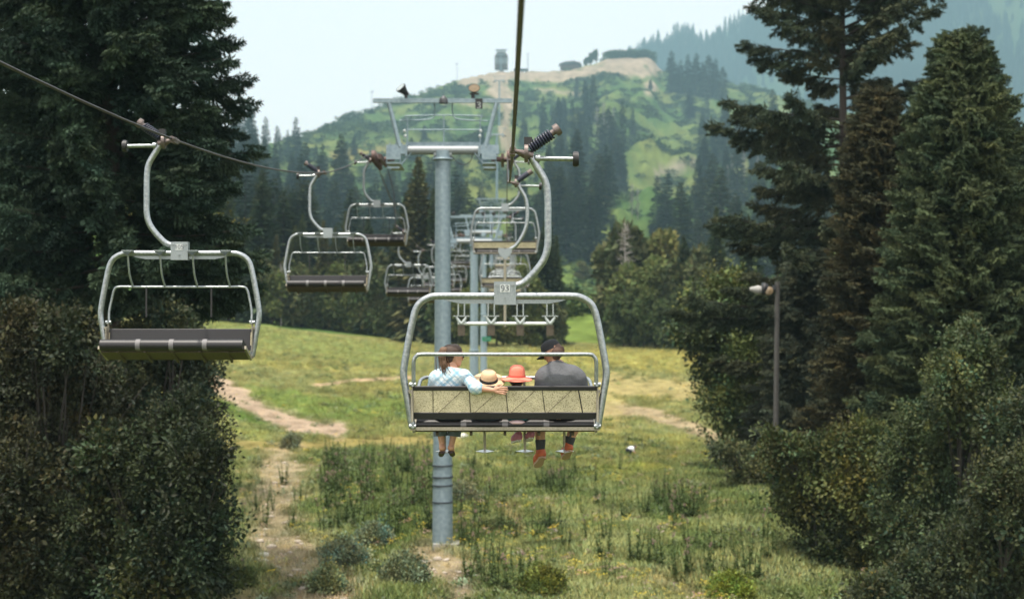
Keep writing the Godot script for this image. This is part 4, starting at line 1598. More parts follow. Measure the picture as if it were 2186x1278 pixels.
	cloth("shorts", torso.slice(0, 1) + limb([Vector3(0.48, -2.75, -0.2), Vector3(0.4, -2.67, -0.54)], [0.115, 0.1]) + limb([Vector3(0.67, -2.75, -0.2), Vector3(0.815, -2.67, -0.54)], [0.115, 0.1]), 0.015, 0.05, M.navy_cloth, m, org, [], 0.012)
	for e in [[Vector3(0.388, -3.1, -0.603), Vector3(0.392, -3.23, -0.6)], [Vector3(0.722, -3.07, -0.603), Vector3(0.702, -3.17, -0.6)]]:
		cloth("sock", [[e[0], e[1], 0.058, 0.047]], 0.009, 0.01, M.sock, m, org, [[e[0], (e[0] - e[1]).normalized()]])
	shoe(m, org, Vector3(0.4, -3.26, -0.58), Vector3(0.35, -3.37, -0.74), 1.25, M.orange, M.sole_brown)
	shoe(m, org, Vector3(0.7, -3.19, -0.585), Vector3(0.655, -3.285, -0.75), 1.2, M.orange, M.sole_brown)
	cloth("hair", [[hc + Vector3(0.05, -0.01, 0.05), hc + Vector3(0.04, -0.045, 0.05), 0.068, 0.045], [hc + Vector3(0.03, 0.03, 0.02), hc + Vector3(0.05, 0.01, 0.05), 0.08, 0.064], [hc + Vector3(0.1, 0.045, 0.06), hc + Vector3(0.11, 0.02, 0.06), 0.026, 0.022]], 0.008, 0.02, M.hair_auburn, m, org, [[hc + look * 0.03, (look * 1.0 + Vector3(0, -0.2, 0)).normalized()]])
	# cap
	var sd2 := look.cross(Vector3.UP).normalized()
	var cu := sd2.cross(look).normalized()
	var ct := Transform3D(Basis(sd2, cu, -look), hc + cu * 0.028 - org)
	var cp := Shape.new()
	cp.lathe([Vector2(0.104, -0.012), Vector2(0.105, 0.03), Vector2(0.098, 0.065), Vector2(0.075, 0.092), Vector2(0.04, 0.105), Vector2(0.0, 0.108)], ct, 22, Vector3(0.95, 1, 1.06))
	var cap := part("cap", cp.mesh(), M.black_cloth, m)
	var bm := Shape.new()
	for side in [1.0, -1.0]:
		var first := bm.v.size()
		for j in 5:
			for i in 9:
				var a := PI * (0.12 + 0.76 * i / 8.0)
				var rr := lerpf(0.09, 0.2, j / 4.0)
				var q := Vector3(cos(a) * (0.09 + 0.012 * j), -0.005 - 0.02 * j * j / 16.0 - 0.025 * cos(a) * cos(a) - 0.002 * side * -1.0, -sin(a) * rr)
				bm.vert(ct * q, ct.basis * Vector3(0, side, 0))
		for j in 4:
			for i in 8:
				var a := first + j * 9 + i
				bm.face(a, a + 1, a + 10)
				bm.face(a, a + 10, a + 9)
	part("cap_brim", bm.mesh(), M.black_cloth, cap)
	var stp := Shape.new()
	stp.tube(smooth_path([Vector3(0.7, -2.93, -0.1), Vector3(0.705, -2.99, -0.1), Vector3(0.69, -3.04, -0.1)], 3), [0.012, 0.009, 0.016, 0.02, 0.012], 6)
	for i in stp.v.size():
		stp.v[i] -= org
	part("waist_strap", stp.mesh(), M.black, m)

	# ---- child in the straw hat
	org = Vector3(-0.18, -2.83, -0.18)
	var c1 := thing("person", "small child in a straw hat with dark band, beside the plaid shirt", "person", chair_at + org)
	torso = [[Vector3(-0.23, -2.79, -0.13), Vector3(-0.13, -2.79, -0.13), 0.09, 0.09], [Vector3(-0.18, -2.78, -0.13), Vector3(-0.18, -2.63, -0.14), 0.09, 0.085], [Vector3(-0.25, -2.6, -0.14), Vector3(-0.11, -2.6, -0.14), 0.05, 0.05]]
	var arms := limb([Vector3(-0.27, -2.61, -0.14), Vector3(-0.3, -2.73, -0.2), Vector3(-0.25, -2.72, -0.32)], [0.042, 0.034, 0.024]) + limb([Vector3(-0.09, -2.61, -0.14), Vector3(-0.06, -2.73, -0.2), Vector3(-0.11, -2.72, -0.32)], [0.042, 0.034, 0.024])
	legs = limb([Vector3(-0.23, -2.8, -0.16), Vector3(-0.24, -2.73, -0.42), Vector3(-0.23, -2.82, -0.56)], [0.068, 0.052, 0.035]) + limb([Vector3(-0.13, -2.8, -0.16), Vector3(-0.11, -2.73, -0.42), Vector3(-0.12, -2.82, -0.56)], [0.068, 0.052, 0.035])
	hc = Vector3(-0.18, -2.485, -0.14)
	s = Shape.new()
	skin(s, torso + arms + legs, 0.014, 0.025)
	skin(s, head_bones(hc, Vector3(0, 0.1, -1).normalized(), 0.88, Vector3(-0.18, -2.62, -0.13)), 0.008, 0.02)
	for e in [Vector3(-0.25, -2.72, -0.32), Vector3(-0.11, -2.72, -0.32)]:
		skin(s, hand_bones(e, Vector3(0, 0, -1), Vector3(1 if e.x < -0.18 else -1, 0, 0), Vector3(0, -0.6, 0), 0.62), 0.005, 0.006)
	for i in s.v.size():
		s.v[i] -= org
	part("body", s.mesh(), M.skin, c1)
	cloth("shirt", torso.slice(1) + limb([Vector3(-0.27, -2.61, -0.14), Vector3(-0.295, -2.7, -0.18)], [0.05, 0.046]) + limb([Vector3(-0.09, -2.61, -0.14), Vector3(-0.065, -2.7, -0.18)], [0.05, 0.046]), 0.014, 0.03, M.white_cloth, c1, org, [], 0.01)
	cloth("trousers", torso.slice(0, 1) + legs, 0.014, 0.03, M.denim, c1, org, [], 0.012)
	shoe(c1, org, Vector3(-0.23, -2.84, -0.57), Vector3(-0.23, -2.78, -0.68), 0.8, M.sock, M.strap)
	shoe(c1, org, Vector3(-0.12, -2.84, -0.57), Vector3(-0.12, -2.78, -0.68), 0.8, M.sock, M.strap)
	var ht := Transform3D(Basis(Vector3.RIGHT, 0.42) * Basis(Vector3.BACK, -0.04), hc + Vector3(0.005, 0.05, 0.0) - org)
	var h1 := hat(c1, [Vector2(0.174, -0.004), Vector2(0.174, 0.003), Vector2(0.14, 0.0), Vector2(0.098, 0.004), Vector2(0.09, 0.02), Vector2(0.085, 0.06), Vector2(0.076, 0.09), Vector2(0.055, 0.108), Vector2(0.03, 0.104), Vector2(0.0, 0.098)], ht, M.straw, Vector3(1, 1, 1.1))
	var bd := Shape.new()
	bd.lathe([Vector2(0.1, 0.004), Vector2(0.094, 0.032), Vector2(0.09, 0.033)], ht, 28, Vector3(1, 1, 1.1))
	part("hat_band", bd.mesh(), M.black_cloth, h1)
	cloth("hair", [[hc + Vector3(0, -0.01, 0.03), hc + Vector3(0, -0.04, 0.035), 0.06, 0.045]], 0.009, 0.02, M.hair_brown, c1, org)

	# ---- child in the coral hat
	org = Vector3(0.13, -2.83, -0.18)
	var c2 := thing("person", "small child in a coral sun hat next to the charcoal t-shirt, pink and white shoes", "person", chair_at + org)
	torso = [[Vector3(0.085, -2.79, -0.13), Vector3(0.185, -2.79, -0.13), 0.09, 0.09], [Vector3(0.135, -2.78, -0.13), Vector3(0.13, -2.61, -0.14), 0.09, 0.085], [Vector3(0.055, -2.57, -0.14), Vector3(0.205, -2.57, -0.14), 0.05, 0.05], [Vector3(0.13, -2.58, -0.13), Vector3(0.13, -2.52, -0.13), 0.06, 0.05]]
	arms = limb([Vector3(0.04, -2.58, -0.14), Vector3(0.01, -2.7, -0.2), Vector3(0.06, -2.7, -0.32)], [0.042, 0.034, 0.024]) + limb([Vector3(0.22, -2.58, -0.14), Vector3(0.25, -2.7, -0.2), Vector3(0.2, -2.7, -0.32)], [0.042, 0.034, 0.024])
	legs = limb([Vector3(0.085, -2.8, -0.16), Vector3(0.1, -2.73, -0.46), Vector3(0.13, -2.9, -0.52), Vector3(0.14, -3.02, -0.52)], [0.07, 0.054, 0.046, 0.032]) + limb([Vector3(0.185, -2.8, -0.16), Vector3(0.255, -2.73, -0.46), Vector3(0.275, -2.9, -0.52), Vector3(0.28, -2.99, -0.52)], [0.07, 0.054, 0.046, 0.032])
	hc = Vector3(0.125, -2.435, -0.15)
	s = Shape.new()
	skin(s, torso + arms + legs, 0.014, 0.025)
	skin(s, head_bones(hc, Vector3(0.1, -0.05, -1).normalized(), 0.9, Vector3(0.13, -2.57, -0.13)), 0.008, 0.02)
	for e in [Vector3(0.06, -2.7, -0.32), Vector3(0.2, -2.7, -0.32)]:
		skin(s, hand_bones(e, Vector3(0, 0, -1), Vector3(1 if e.x < 0.13 else -1, 0, 0), Vector3(0, -0.6, 0), 0.62), 0.005, 0.006)
	for i in s.v.size():
		s.v[i] -= org
	part("body", s.mesh(), M.skin, c2)
	cloth("shirt", torso.slice(1) + limb([Vector3(0.04, -2.58, -0.14), Vector3(0.015, -2.68, -0.18)], [0.05, 0.046]) + limb([Vector3(0.22, -2.58, -0.14), Vector3(0.245, -2.68, -0.18)], [0.05, 0.046]), 0.013, 0.03, M.navy_cloth, c2, org, [[Vector3(0.13, -2.515, -0.12), Vector3(0, 1, -0.3).normalized()]], 0.01)
	cloth("shorts", torso.slice(0, 1) + limb([Vector3(0.085, -2.8, -0.16), Vector3(0.098, -2.75, -0.4)], [0.075, 0.062]) + limb([Vector3(0.185, -2.8, -0.16), Vector3(0.24, -2.75, -0.4)], [0.075, 0.062]), 0.014, 0.03, M.teal_cloth, c2, org, [], 0.01)
	var lz := Shape.new()
	lz.lathe([Vector2(0.0, 0.02), Vector2(0.05, 0.015), Vector2(0.075, -0.005), Vector2(0.06, -0.025), Vector2(0.0, -0.03)], Transform3D(Basis.IDENTITY, Vector3(0.13, -2.865, -0.06) - org), 16, Vector3(1.2, 1, 0.7))
	part("shirt_tail", lz.mesh(), M.pink_pale, c2)
	for e in [[Vector3(0.132, -2.97, -0.52), Vector3(0.142, -3.05, -0.52)], [Vector3(0.277, -2.95, -0.52), Vector3(0.28, -3.02, -0.52)]]:
		cloth("sock", [[e[0], e[1], 0.04, 0.037]], 0.008, 0.01, M.white_cloth, c2, org, [[e[0], Vector3.UP]])
	shoe(c2, org, Vector3(0.15, -3.07, -0.5), Vector3(0.09, -3.1, -0.6), 0.95, M.magenta, M.sole_pale)
	shoe(c2, org, Vector3(0.285, -3.045, -0.5), Vector3(0.26, -3.08, -0.6), 0.95, M.magenta, M.sole_pale)
	var h2t := Transform3D(Basis(Vector3.RIGHT, 0.1) * Basis(Vector3.BACK, -0.02), hc + Vector3(0.003, 0.03, 0.0) - org)
	var h2 := hat(c2, [Vector2(0.163, -0.022), Vector2(0.165, -0.013), Vector2(0.125, 0.002), Vector2(0.09, 0.012), Vector2(0.087, 0.03), Vector2(0.085, 0.08), Vector2(0.074, 0.112), Vector2(0.05, 0.132), Vector2(0.02, 0.138), Vector2(0.0, 0.138)], h2t, M.coral, Vector3(1, 1, 1.12))
	var bb := Shape.new()
	bb.lathe([Vector2(0.094, 0.012), Vector2(0.091, 0.032), Vector2(0.087, 0.033)], h2t, 28, Vector3(1, 1, 1.12))
	part("hat_band", bb.mesh(), M.coral_dark, h2)
	cloth("hair", [[hc + Vector3(0, -0.01, 0.03), hc + Vector3(0.01, -0.075, 0.045), 0.07, 0.03]], 0.008, 0.02, M.hair_brown, c2, org)


func stooping_person(p: Vector3) -> void:
	var t := thing("person", "distant person in a white top bending over in the grass", "person", p)
	t.scale = Vector3.ONE * 0.78
	var torso := [[Vector3(-0.22, 0.42, 0), Vector3(-0.02, 0.52, 0), 0.15, 0.14], [Vector3(-0.02, 0.52, 0), Vector3(0.12, 0.56, 0), 0.14, 0.1]]
	var legs := limb([Vector3(-0.24, 0.42, 0.08), Vector3(-0.06, 0.3, 0.12), Vector3(-0.2, 0.02, 0.1)], [0.1, 0.075, 0.05]) + limb([Vector3(-0.24, 0.42, -0.08), Vector3(-0.06, 0.3, -0.1), Vector3(-0.2, 0.02, -0.1)], [0.1, 0.075, 0.05])
	var arms := limb([Vector3(0.08, 0.5, 0.14), Vector3(0.16, 0.3, 0.16), Vector3(0.26, 0.18, 0.1)], [0.05, 0.045, 0.035]) + limb([Vector3(0.08, 0.5, -0.14), Vector3(0.2, 0.32, -0.14), Vector3(0.28, 0.18, -0.06)], [0.05, 0.045, 0.035])
	var hc := Vector3(0.25, 0.62, 0)
	var s := Shape.new()
	skin(s, torso + legs + arms, 0.025, 0.06)
	skin(s, head_bones(hc, Vector3(0.8, -0.6, 0).normalized(), 1.0, Vector3(0.14, 0.56, 0)), 0.015, 0.02)
	for e in [Vector3(0.26, 0.18, 0.1), Vector3(0.28, 0.18, -0.06)]:
		skin(s, hand_bones(e, Vector3(0.6, -0.8, 0).normalized(), Vector3(0, 0, -1), Vector3(-0.4, -0.4, 0)), 0.008, 0.01)
	part("body", s.mesh(), M.skin, t)
	cloth("top", torso + limb([Vector3(0.08, 0.5, 0.14), Vector3(0.13, 0.38, 0.15)], [0.06, 0.055]) + limb([Vector3(0.08, 0.5, -0.14), Vector3(0.15, 0.4, -0.14)], [0.06, 0.055]), 0.022, 0.05, M.white_cloth, t, Vector3.ZERO, [], 0.015)
	cloth("trousers", [[Vector3(-0.26, 0.4, -0.05), Vector3(-0.26, 0.4, 0.05), 0.14, 0.14]] + legs, 0.022, 0.05, M.navy_cloth, t, Vector3.ZERO, [], 0.015)
	cloth("hair", [[hc + Vector3(-0.01, 0.04, 0), hc + Vector3(-0.03, 0.0, 0), 0.1, 0.08]], 0.015, 0.02, M.hair_dark, t, Vector3.ZERO)
	for z in [0.1, -0.1]:
		shoe(t, Vector3.ZERO, Vector3(-0.22, 0.05, z), Vector3(-0.04, 0.05, z), 1.2, M.sock, M.strap)


# ---------------------------------------------------------------- materials
func materials() -> void:
	var g := mat(Color(1, 1, 1), 0.95)
	g.vertex_color_use_as_albedo = true
	g.albedo_texture = noise_tex(0.03, Color(0.55, 0.55, 0.55), Color(1.3, 1.3, 1.3).clamp(), 5, 6)
	g.uv1_triplanar = true
	g.uv1_world_triplanar = true
	g.uv1_scale = Vector3.ONE * 0.35
	g.metallic_specular = 0.1
	M.ground = g
	var h: StandardMaterial3D = g.duplicate()
	h.uv1_scale = Vector3.ONE * 0.02
	M.hill = h
	M.galv = worn(Color(0.2, 0.225, 0.24), Color(0.46, 0.49, 0.5), 0.36, 0.85, 3.0, 0.012, 7)
	M.galv_plate = worn(Color(0.22, 0.25, 0.27), Color(0.38, 0.42, 0.43), 0.45, 0.7, 4.0, 0.03, 8)
	M.frame_metal = worn(Color(0.22, 0.2, 0.155), Color(0.38, 0.35, 0.28), 0.5, 0.5, 3.0, 0.02, 9)
	M.tan_metal = worn(Color(0.055, 0.045, 0.032), Color(0.1, 0.08, 0.056), 0.6, 0.2, 2.0, 0.02, 10)
	M.rust_metal = worn(Color(0.07, 0.05, 0.045), Color(0.27, 0.24, 0.23), 0.5, 0.6, 6.0, 0.03, 11)
	M.rust_dark = worn(Color(0.05, 0.03, 0.03), Color(0.18, 0.12, 0.1), 0.6, 0.3, 2.0, 0.03, 12)
	M.tower_paint = worn(Color(0.16, 0.225, 0.265), Color(0.3, 0.38, 0.42), 0.5, 0.25, 0.7, 0.014, 13)
	M.arm_paint = worn(Color(0.2, 0.22, 0.23), Color(0.32, 0.35, 0.36), 0.5, 0.3, 1.5, 0.02, 14)
	M.dark_metal = mat(Color(0.06, 0.065, 0.07), 0.5, 0.4)
	M.band_dark = mat(Color(0.03, 0.04, 0.05), 0.6)
	M.black = mat(Color(0.014, 0.014, 0.016), 0.5)
	M.navy = mat(Color(0.012, 0.016, 0.035), 0.4)
	M.vinyl = worn(Color(0.008, 0.008, 0.01), Color(0.018, 0.017, 0.019), 0.46, 0.0, 2.0, 0.03, 15)
	M.cover = mat(Color(0.02, 0.02, 0.022), 0.7)
	M.strap = mat(Color(0.15, 0.145, 0.15), 0.6)
	M.strap_dark = mat(Color(0.12, 0.1, 0.07), 0.7)
	M.bright = worn(Color(0.5, 0.52, 0.52), Color(0.75, 0.77, 0.77), 0.35, 0.6, 3.0, 0.02, 16)
	M.white_paint = mat(Color(0.38, 0.42, 0.42), 0.45)
	M.sticker = mat(Color(0.55, 0.58, 0.58), 0.5)
	M.ink = mat(Color(0.01, 0.015, 0.04), 0.6)
	M.rope = worn(Color(0.035, 0.03, 0.032), Color(0.085, 0.075, 0.075), 0.5, 0.5, 8.0, 0.05, 17)
	M.concrete = worn(Color(0.26, 0.26, 0.25), Color(0.4, 0.39, 0.37), 0.9, 0.0, 1.0, 0.03, 18)
	M.wood = worn(Color(0.045, 0.043, 0.04), Color(0.11, 0.105, 0.098), 0.9, 0.0, 1.0, 0.03, 19)
	M.brown_wall = worn(Color(0.09, 0.06, 0.05), Color(0.16, 0.11, 0.09), 0.9, 0.0, 0.4, 0.03, 20)
	M.roof = mat(Color(0.06, 0.06, 0.065), 0.8)
	M.lamp_tan = mat(Color(0.17, 0.125, 0.07), 0.35)
	M.glass_grey = mat(Color(0.3, 0.35, 0.36), 0.12)
	M.green_sign = mat(Color(0.0, 0.16, 0.08), 0.5)
	M.red_pad = mat(Color(0.3, 0.03, 0.03), 0.7)
	M.bark = worn(Color(0.025, 0.02, 0.016), Color(0.07, 0.055, 0.045), 0.95, 0.0, 1.5, 0.04, 21)
	M.bark_pale = worn(Color(0.02, 0.017, 0.014), Color(0.055, 0.048, 0.04), 0.95, 0.0, 1.5, 0.04, 22)
	M.dead = mat(Color(0.3, 0.28, 0.26), 0.95)
	M.needles = foliage(0.7, 0.12)
	M.leaves = foliage(0.55, 0.4)
	M.leaves.metallic_specular = 0.3
	M.far_needles = foliage(0.85, 0.1)
	M.far_leaves = foliage(0.8, 0.3)
	M.grass = foliage(0.8, 0.4)
	M.stone = worn(Color(0.32, 0.27, 0.22), Color(0.5, 0.44, 0.37), 0.95, 0.0, 1.5, 0.03, 23)
	M.stone_white = mat(Color(0.62, 0.6, 0.56), 0.9)
	# netting: tan weave with dark specks
	var im := Image.create(1024, 160, false, Image.FORMAT_RGB8)
	var r := RandomNumberGenerator.new()
	r.seed = 77
	for y in 160:
		for x in 1024:
			var v := 0.92 + 0.1 * nz.get_noise_2d(x * 0.4, y * 0.4) + r.randf_range(-0.05, 0.05)
			im.set_pixel(x, y, Color(0.84 * v, 0.8 * v, 0.67 * v))
	for k in 5200:
		var q := Color(0.25, 0.22, 0.14).lerp(Color(0.45, 0.4, 0.27), r.randf())
		im.fill_rect(Rect2i(r.randi() % 1022, int(pow(r.randf(), 0.8) * 157.0), 1 + r.randi() % 3, 1 + r.randi() % 3), q)
	M.net = mat(Color(1, 1, 1), 0.7)
	M.net.albedo_texture = ImageTexture.create_from_image(im)
	# plaid
	var pi := Image.create(128, 128, false, Image.FORMAT_RGB8)
	for y in 128:
		for x in 128:
			var c := Color(0.8, 0.85, 0.88)
			for e in [(x + y) % 128, (x - y + 128) % 128]:
				var m: int = e % 64
				if m < 18:
					c = c.lerp(Color(0.34, 0.56, 0.68), 0.46)
				elif m > 30 and m < 35:
					c = c.lerp(Color(0.9, 0.88, 0.84), 0.6)
				elif m > 44 and m < 49:
					c = c.lerp(Color(0.24, 0.42, 0.56), 0.4)
			pi.set_pixel(x, y, c)
	M.plaid = mat(Color(1, 1, 1), 0.85)
	M.plaid.albedo_texture = ImageTexture.create_from_image(pi)
	M.plaid.uv1_triplanar = true
	M.plaid.uv1_scale = Vector3.ONE * 3.6
	M.skin = mat(Color(0.5, 0.27, 0.18), 0.5)
	M.skin_tan = mat(Color(0.37, 0.195, 0.125), 0.5)
	M.denim = worn(Color(0.012, 0.02, 0.035), Color(0.03, 0.045, 0.07), 0.9, 0.0, 6.0, 0.05, 24)
	M.denim_light = mat(Color(0.11, 0.14, 0.17), 0.9)
	M.leather = mat(Color(0.03, 0.014, 0.01), 0.6)
	M.hair_brown = worn(Color(0.025, 0.013, 0.008), Color(0.09, 0.05, 0.03), 0.5, 0.0, 5.0, 0.04, 25)
	M.hair_light = worn(Color(0.07, 0.035, 0.018), Color(0.24, 0.14, 0.08), 0.5, 0.0, 6.0, 0.05, 26)
	M.hair_auburn = worn(Color(0.03, 0.013, 0.008), Color(0.13, 0.06, 0.032), 0.55, 0.0, 12.0, 0.06, 27)
	M.hair_dark = mat(Color(0.015, 0.012, 0.01), 0.6)
	M.charcoal = worn(Color(0.085, 0.089, 0.1), Color(0.125, 0.13, 0.142), 0.95, 0.0, 5.0, 0.04, 28)
	M.black_cloth = mat(Color(0.012, 0.013, 0.016), 0.85)
	M.navy_cloth = mat(Color(0.012, 0.016, 0.03), 0.9)
	M.sock = mat(Color(0.035, 0.037, 0.042), 0.95)
	M.orange = worn(Color(0.2, 0.04, 0.018), Color(0.52, 0.12, 0.035), 0.7, 0.0, 12.0, 0.05, 29)
	M.sole_brown = mat(Color(0.3, 0.2, 0.14), 0.85)
	M.sole_pale = mat(Color(0.5, 0.48, 0.46), 0.8)
	M.magenta = worn(Color(0.25, 0.03, 0.09), Color(0.6, 0.35, 0.42), 0.7, 0.0, 16.0, 0.05, 30)
	M.white_cloth = mat(Color(0.66, 0.68, 0.7), 0.9)
	M.teal_cloth = mat(Color(0.02, 0.12, 0.17), 0.9)
	M.pink_pale = mat(Color(0.55, 0.4, 0.42), 0.9)
	M.straw = worn(Color(0.46, 0.3, 0.17), Color(0.68, 0.5, 0.32), 0.8, 0.0, 14.0, 0.08, 31)
	M.coral = worn(Color(0.66, 0.17, 0.115), Color(0.82, 0.27, 0.19), 0.85, 0.0, 14.0, 0.08, 32)
	M.coral_dark = mat(Color(0.5, 0.075, 0.05), 0.85)
	wrinkles(M.charcoal, 0.012, 0.9, 51)
	wrinkles(M.plaid, 0.014, 0.8, 52)
	wrinkles(M.denim, 0.02, 0.8, 53)
	wrinkles(M.hair_brown, 0.06, 0.9, 54)
	wrinkles(M.hair_light, 0.06, 0.9, 55)
	wrinkles(M.hair_auburn, 0.05, 1.0, 56)
	wrinkles(M.galv, 0.05, 0.12, 57)


# wrinkles in cloth and strands in hair, as relief
func wrinkles(m: StandardMaterial3D, freq: float, strength: float, seed_: int) -> void:
	var f := FastNoiseLite.new()
	f.seed = seed_
	f.frequency = freq
	f.fractal_octaves = 3
	f.noise_type = FastNoiseLite.TYPE_SIMPLEX_SMOOTH
	f.domain_warp_enabled = true
	var t := NoiseTexture2D.new()
	t.width = 256
	t.height = 256
	t.seamless = true
	t.as_normal_map = true
	t.bump_strength = 10.0
	t.noise = f
	m.normal_enabled = true
	m.normal_texture = t
	m.normal_scale = strength
	m.uv1_triplanar = true


func lobes_px(list: Array, base: Vector3, d: float) -> Array:
	var o := []
	for l in list:
		var dd: float = d + (l[3] if l.size() > 3 else rng.randf_range(-1.2, 1.2))
		o.append([at(l[0], l[1], dd) - base, l[2] * d / F])
	return o


func foot(px: float, d: float) -> Vector3:
	var x := (px - CX) / F * d
	return Vector3(x, ground(x, d), -d)


# ---------------------------------------------------------------- scene
func _ready() -> void:
	rng.seed = 20240717
	nz.seed = 11
	nz.frequency = 0.02
	nz.fractal_octaves = 4
	nz2.seed = 23
	nz2.frequency = 0.02
	nz2.fractal_octaves = 3
	# camera
	var cam := Camera3D.new()
	cam.name = "camera"
	add_child(cam)
	cam.fov = 23.77
	cam.near = 0.1
	cam.far = 6000.0
	cam.rotation = Vector3(atan(41.0 / F), -atan(15.0 / F), 0)
	var lens := CameraAttributesPhysical.new()
	lens.frustum_focal_length = 57.0
	lens.frustum_focus_distance = 15.0
	lens.exposure_aperture = 1.9
	lens.frustum_near = 0.1
	lens.frustum_far = 6000.0
	cam.attributes = lens
	cam.current = true
	# sky, air and exposure
	var env := Environment.new()
	env.background_mode = Environment.BG_SKY
	var sky := Sky.new()
	var sm := ProceduralSkyMaterial.new()
	sm.sky_top_color = srgb(0.87, 0.85, 0.85)
	sm.sky_horizon_color = srgb(1.0, 0.925, 0.87)
	sm.sky_curve = 0.5
	sm.ground_bottom_color = srgb(0.1, 0.11, 0.05)
	sm.ground_horizon_color = srgb(0.5, 0.55, 0.55)
	sm.sky_energy_multiplier = 1.27
	sm.sun_angle_max = 40.0
	sm.sun_curve = 0.1
	sky.sky_material = sm
	env.sky = sky
	env.tonemap_mode = Environment.TONE_MAPPER_LINEAR
	env.tonemap_exposure = 1.32
	env.fog_enabled = true
	env.fog_density = 0.00016
	env.volumetric_fog_enabled = true
	env.volumetric_fog_density = 0.0
	env.fog_light_color = srgb(0.5, 0.8, 0.95)
	env.sdfgi_enabled = true
	env.ssao_enabled = true
	env.ssil_enabled = true
	var we := WorldEnvironment.new()
	we.name = "world"
	we.environment = env
	add_child(we)
	# sun, high behind the camera
	var sun := DirectionalLight3D.new()
	sun.name = "sun"
	sun.light_energy = 1.45
	sun.light_color = Color(1.0, 0.965, 0.91)
	sun.light_angular_distance = 1.2
	sun.shadow_enabled = true
	add_child(sun)
	sun.look_at_from_position(Vector3(-0.16, 0.95, 0.2), Vector3.ZERO, Vector3.UP)

	# summer haze lying over the valley between the meadow and the mountain
	var hz := FogVolume.new()
	hz.name = "valley_haze"
	hz.shape = RenderingServer.FOG_VOLUME_SHAPE_BOX
	hz.size = Vector3(2600, 760, 1400)
	hz.position = Vector3(0, 330, -930)
	var hm := FogMaterial.new()
	hm.density = 0.00075
	hm.albedo = srgb(0.48, 0.82, 0.96)
	hz.material = hm
	hz.set_meta("kind", "stuff")
	add_child(hz)

	materials()
	colours_of_the_ground()
	build_terrain()
	print("terrain ", Time.get_ticks_msec())
	lift()
	print("lift ", Time.get_ticks_msec())
	near_trees()
	print("near trees ", Time.get_ticks_msec())
	middle_trees()
	hill_trees()
	print("hill ", Time.get_ticks_msec())
	summit()
	posts()
	ground_plants()
	print("plants ", Time.get_ticks_msec())


func V(x: float, y: float) -> Vector2:
	return Vector2(x, y)


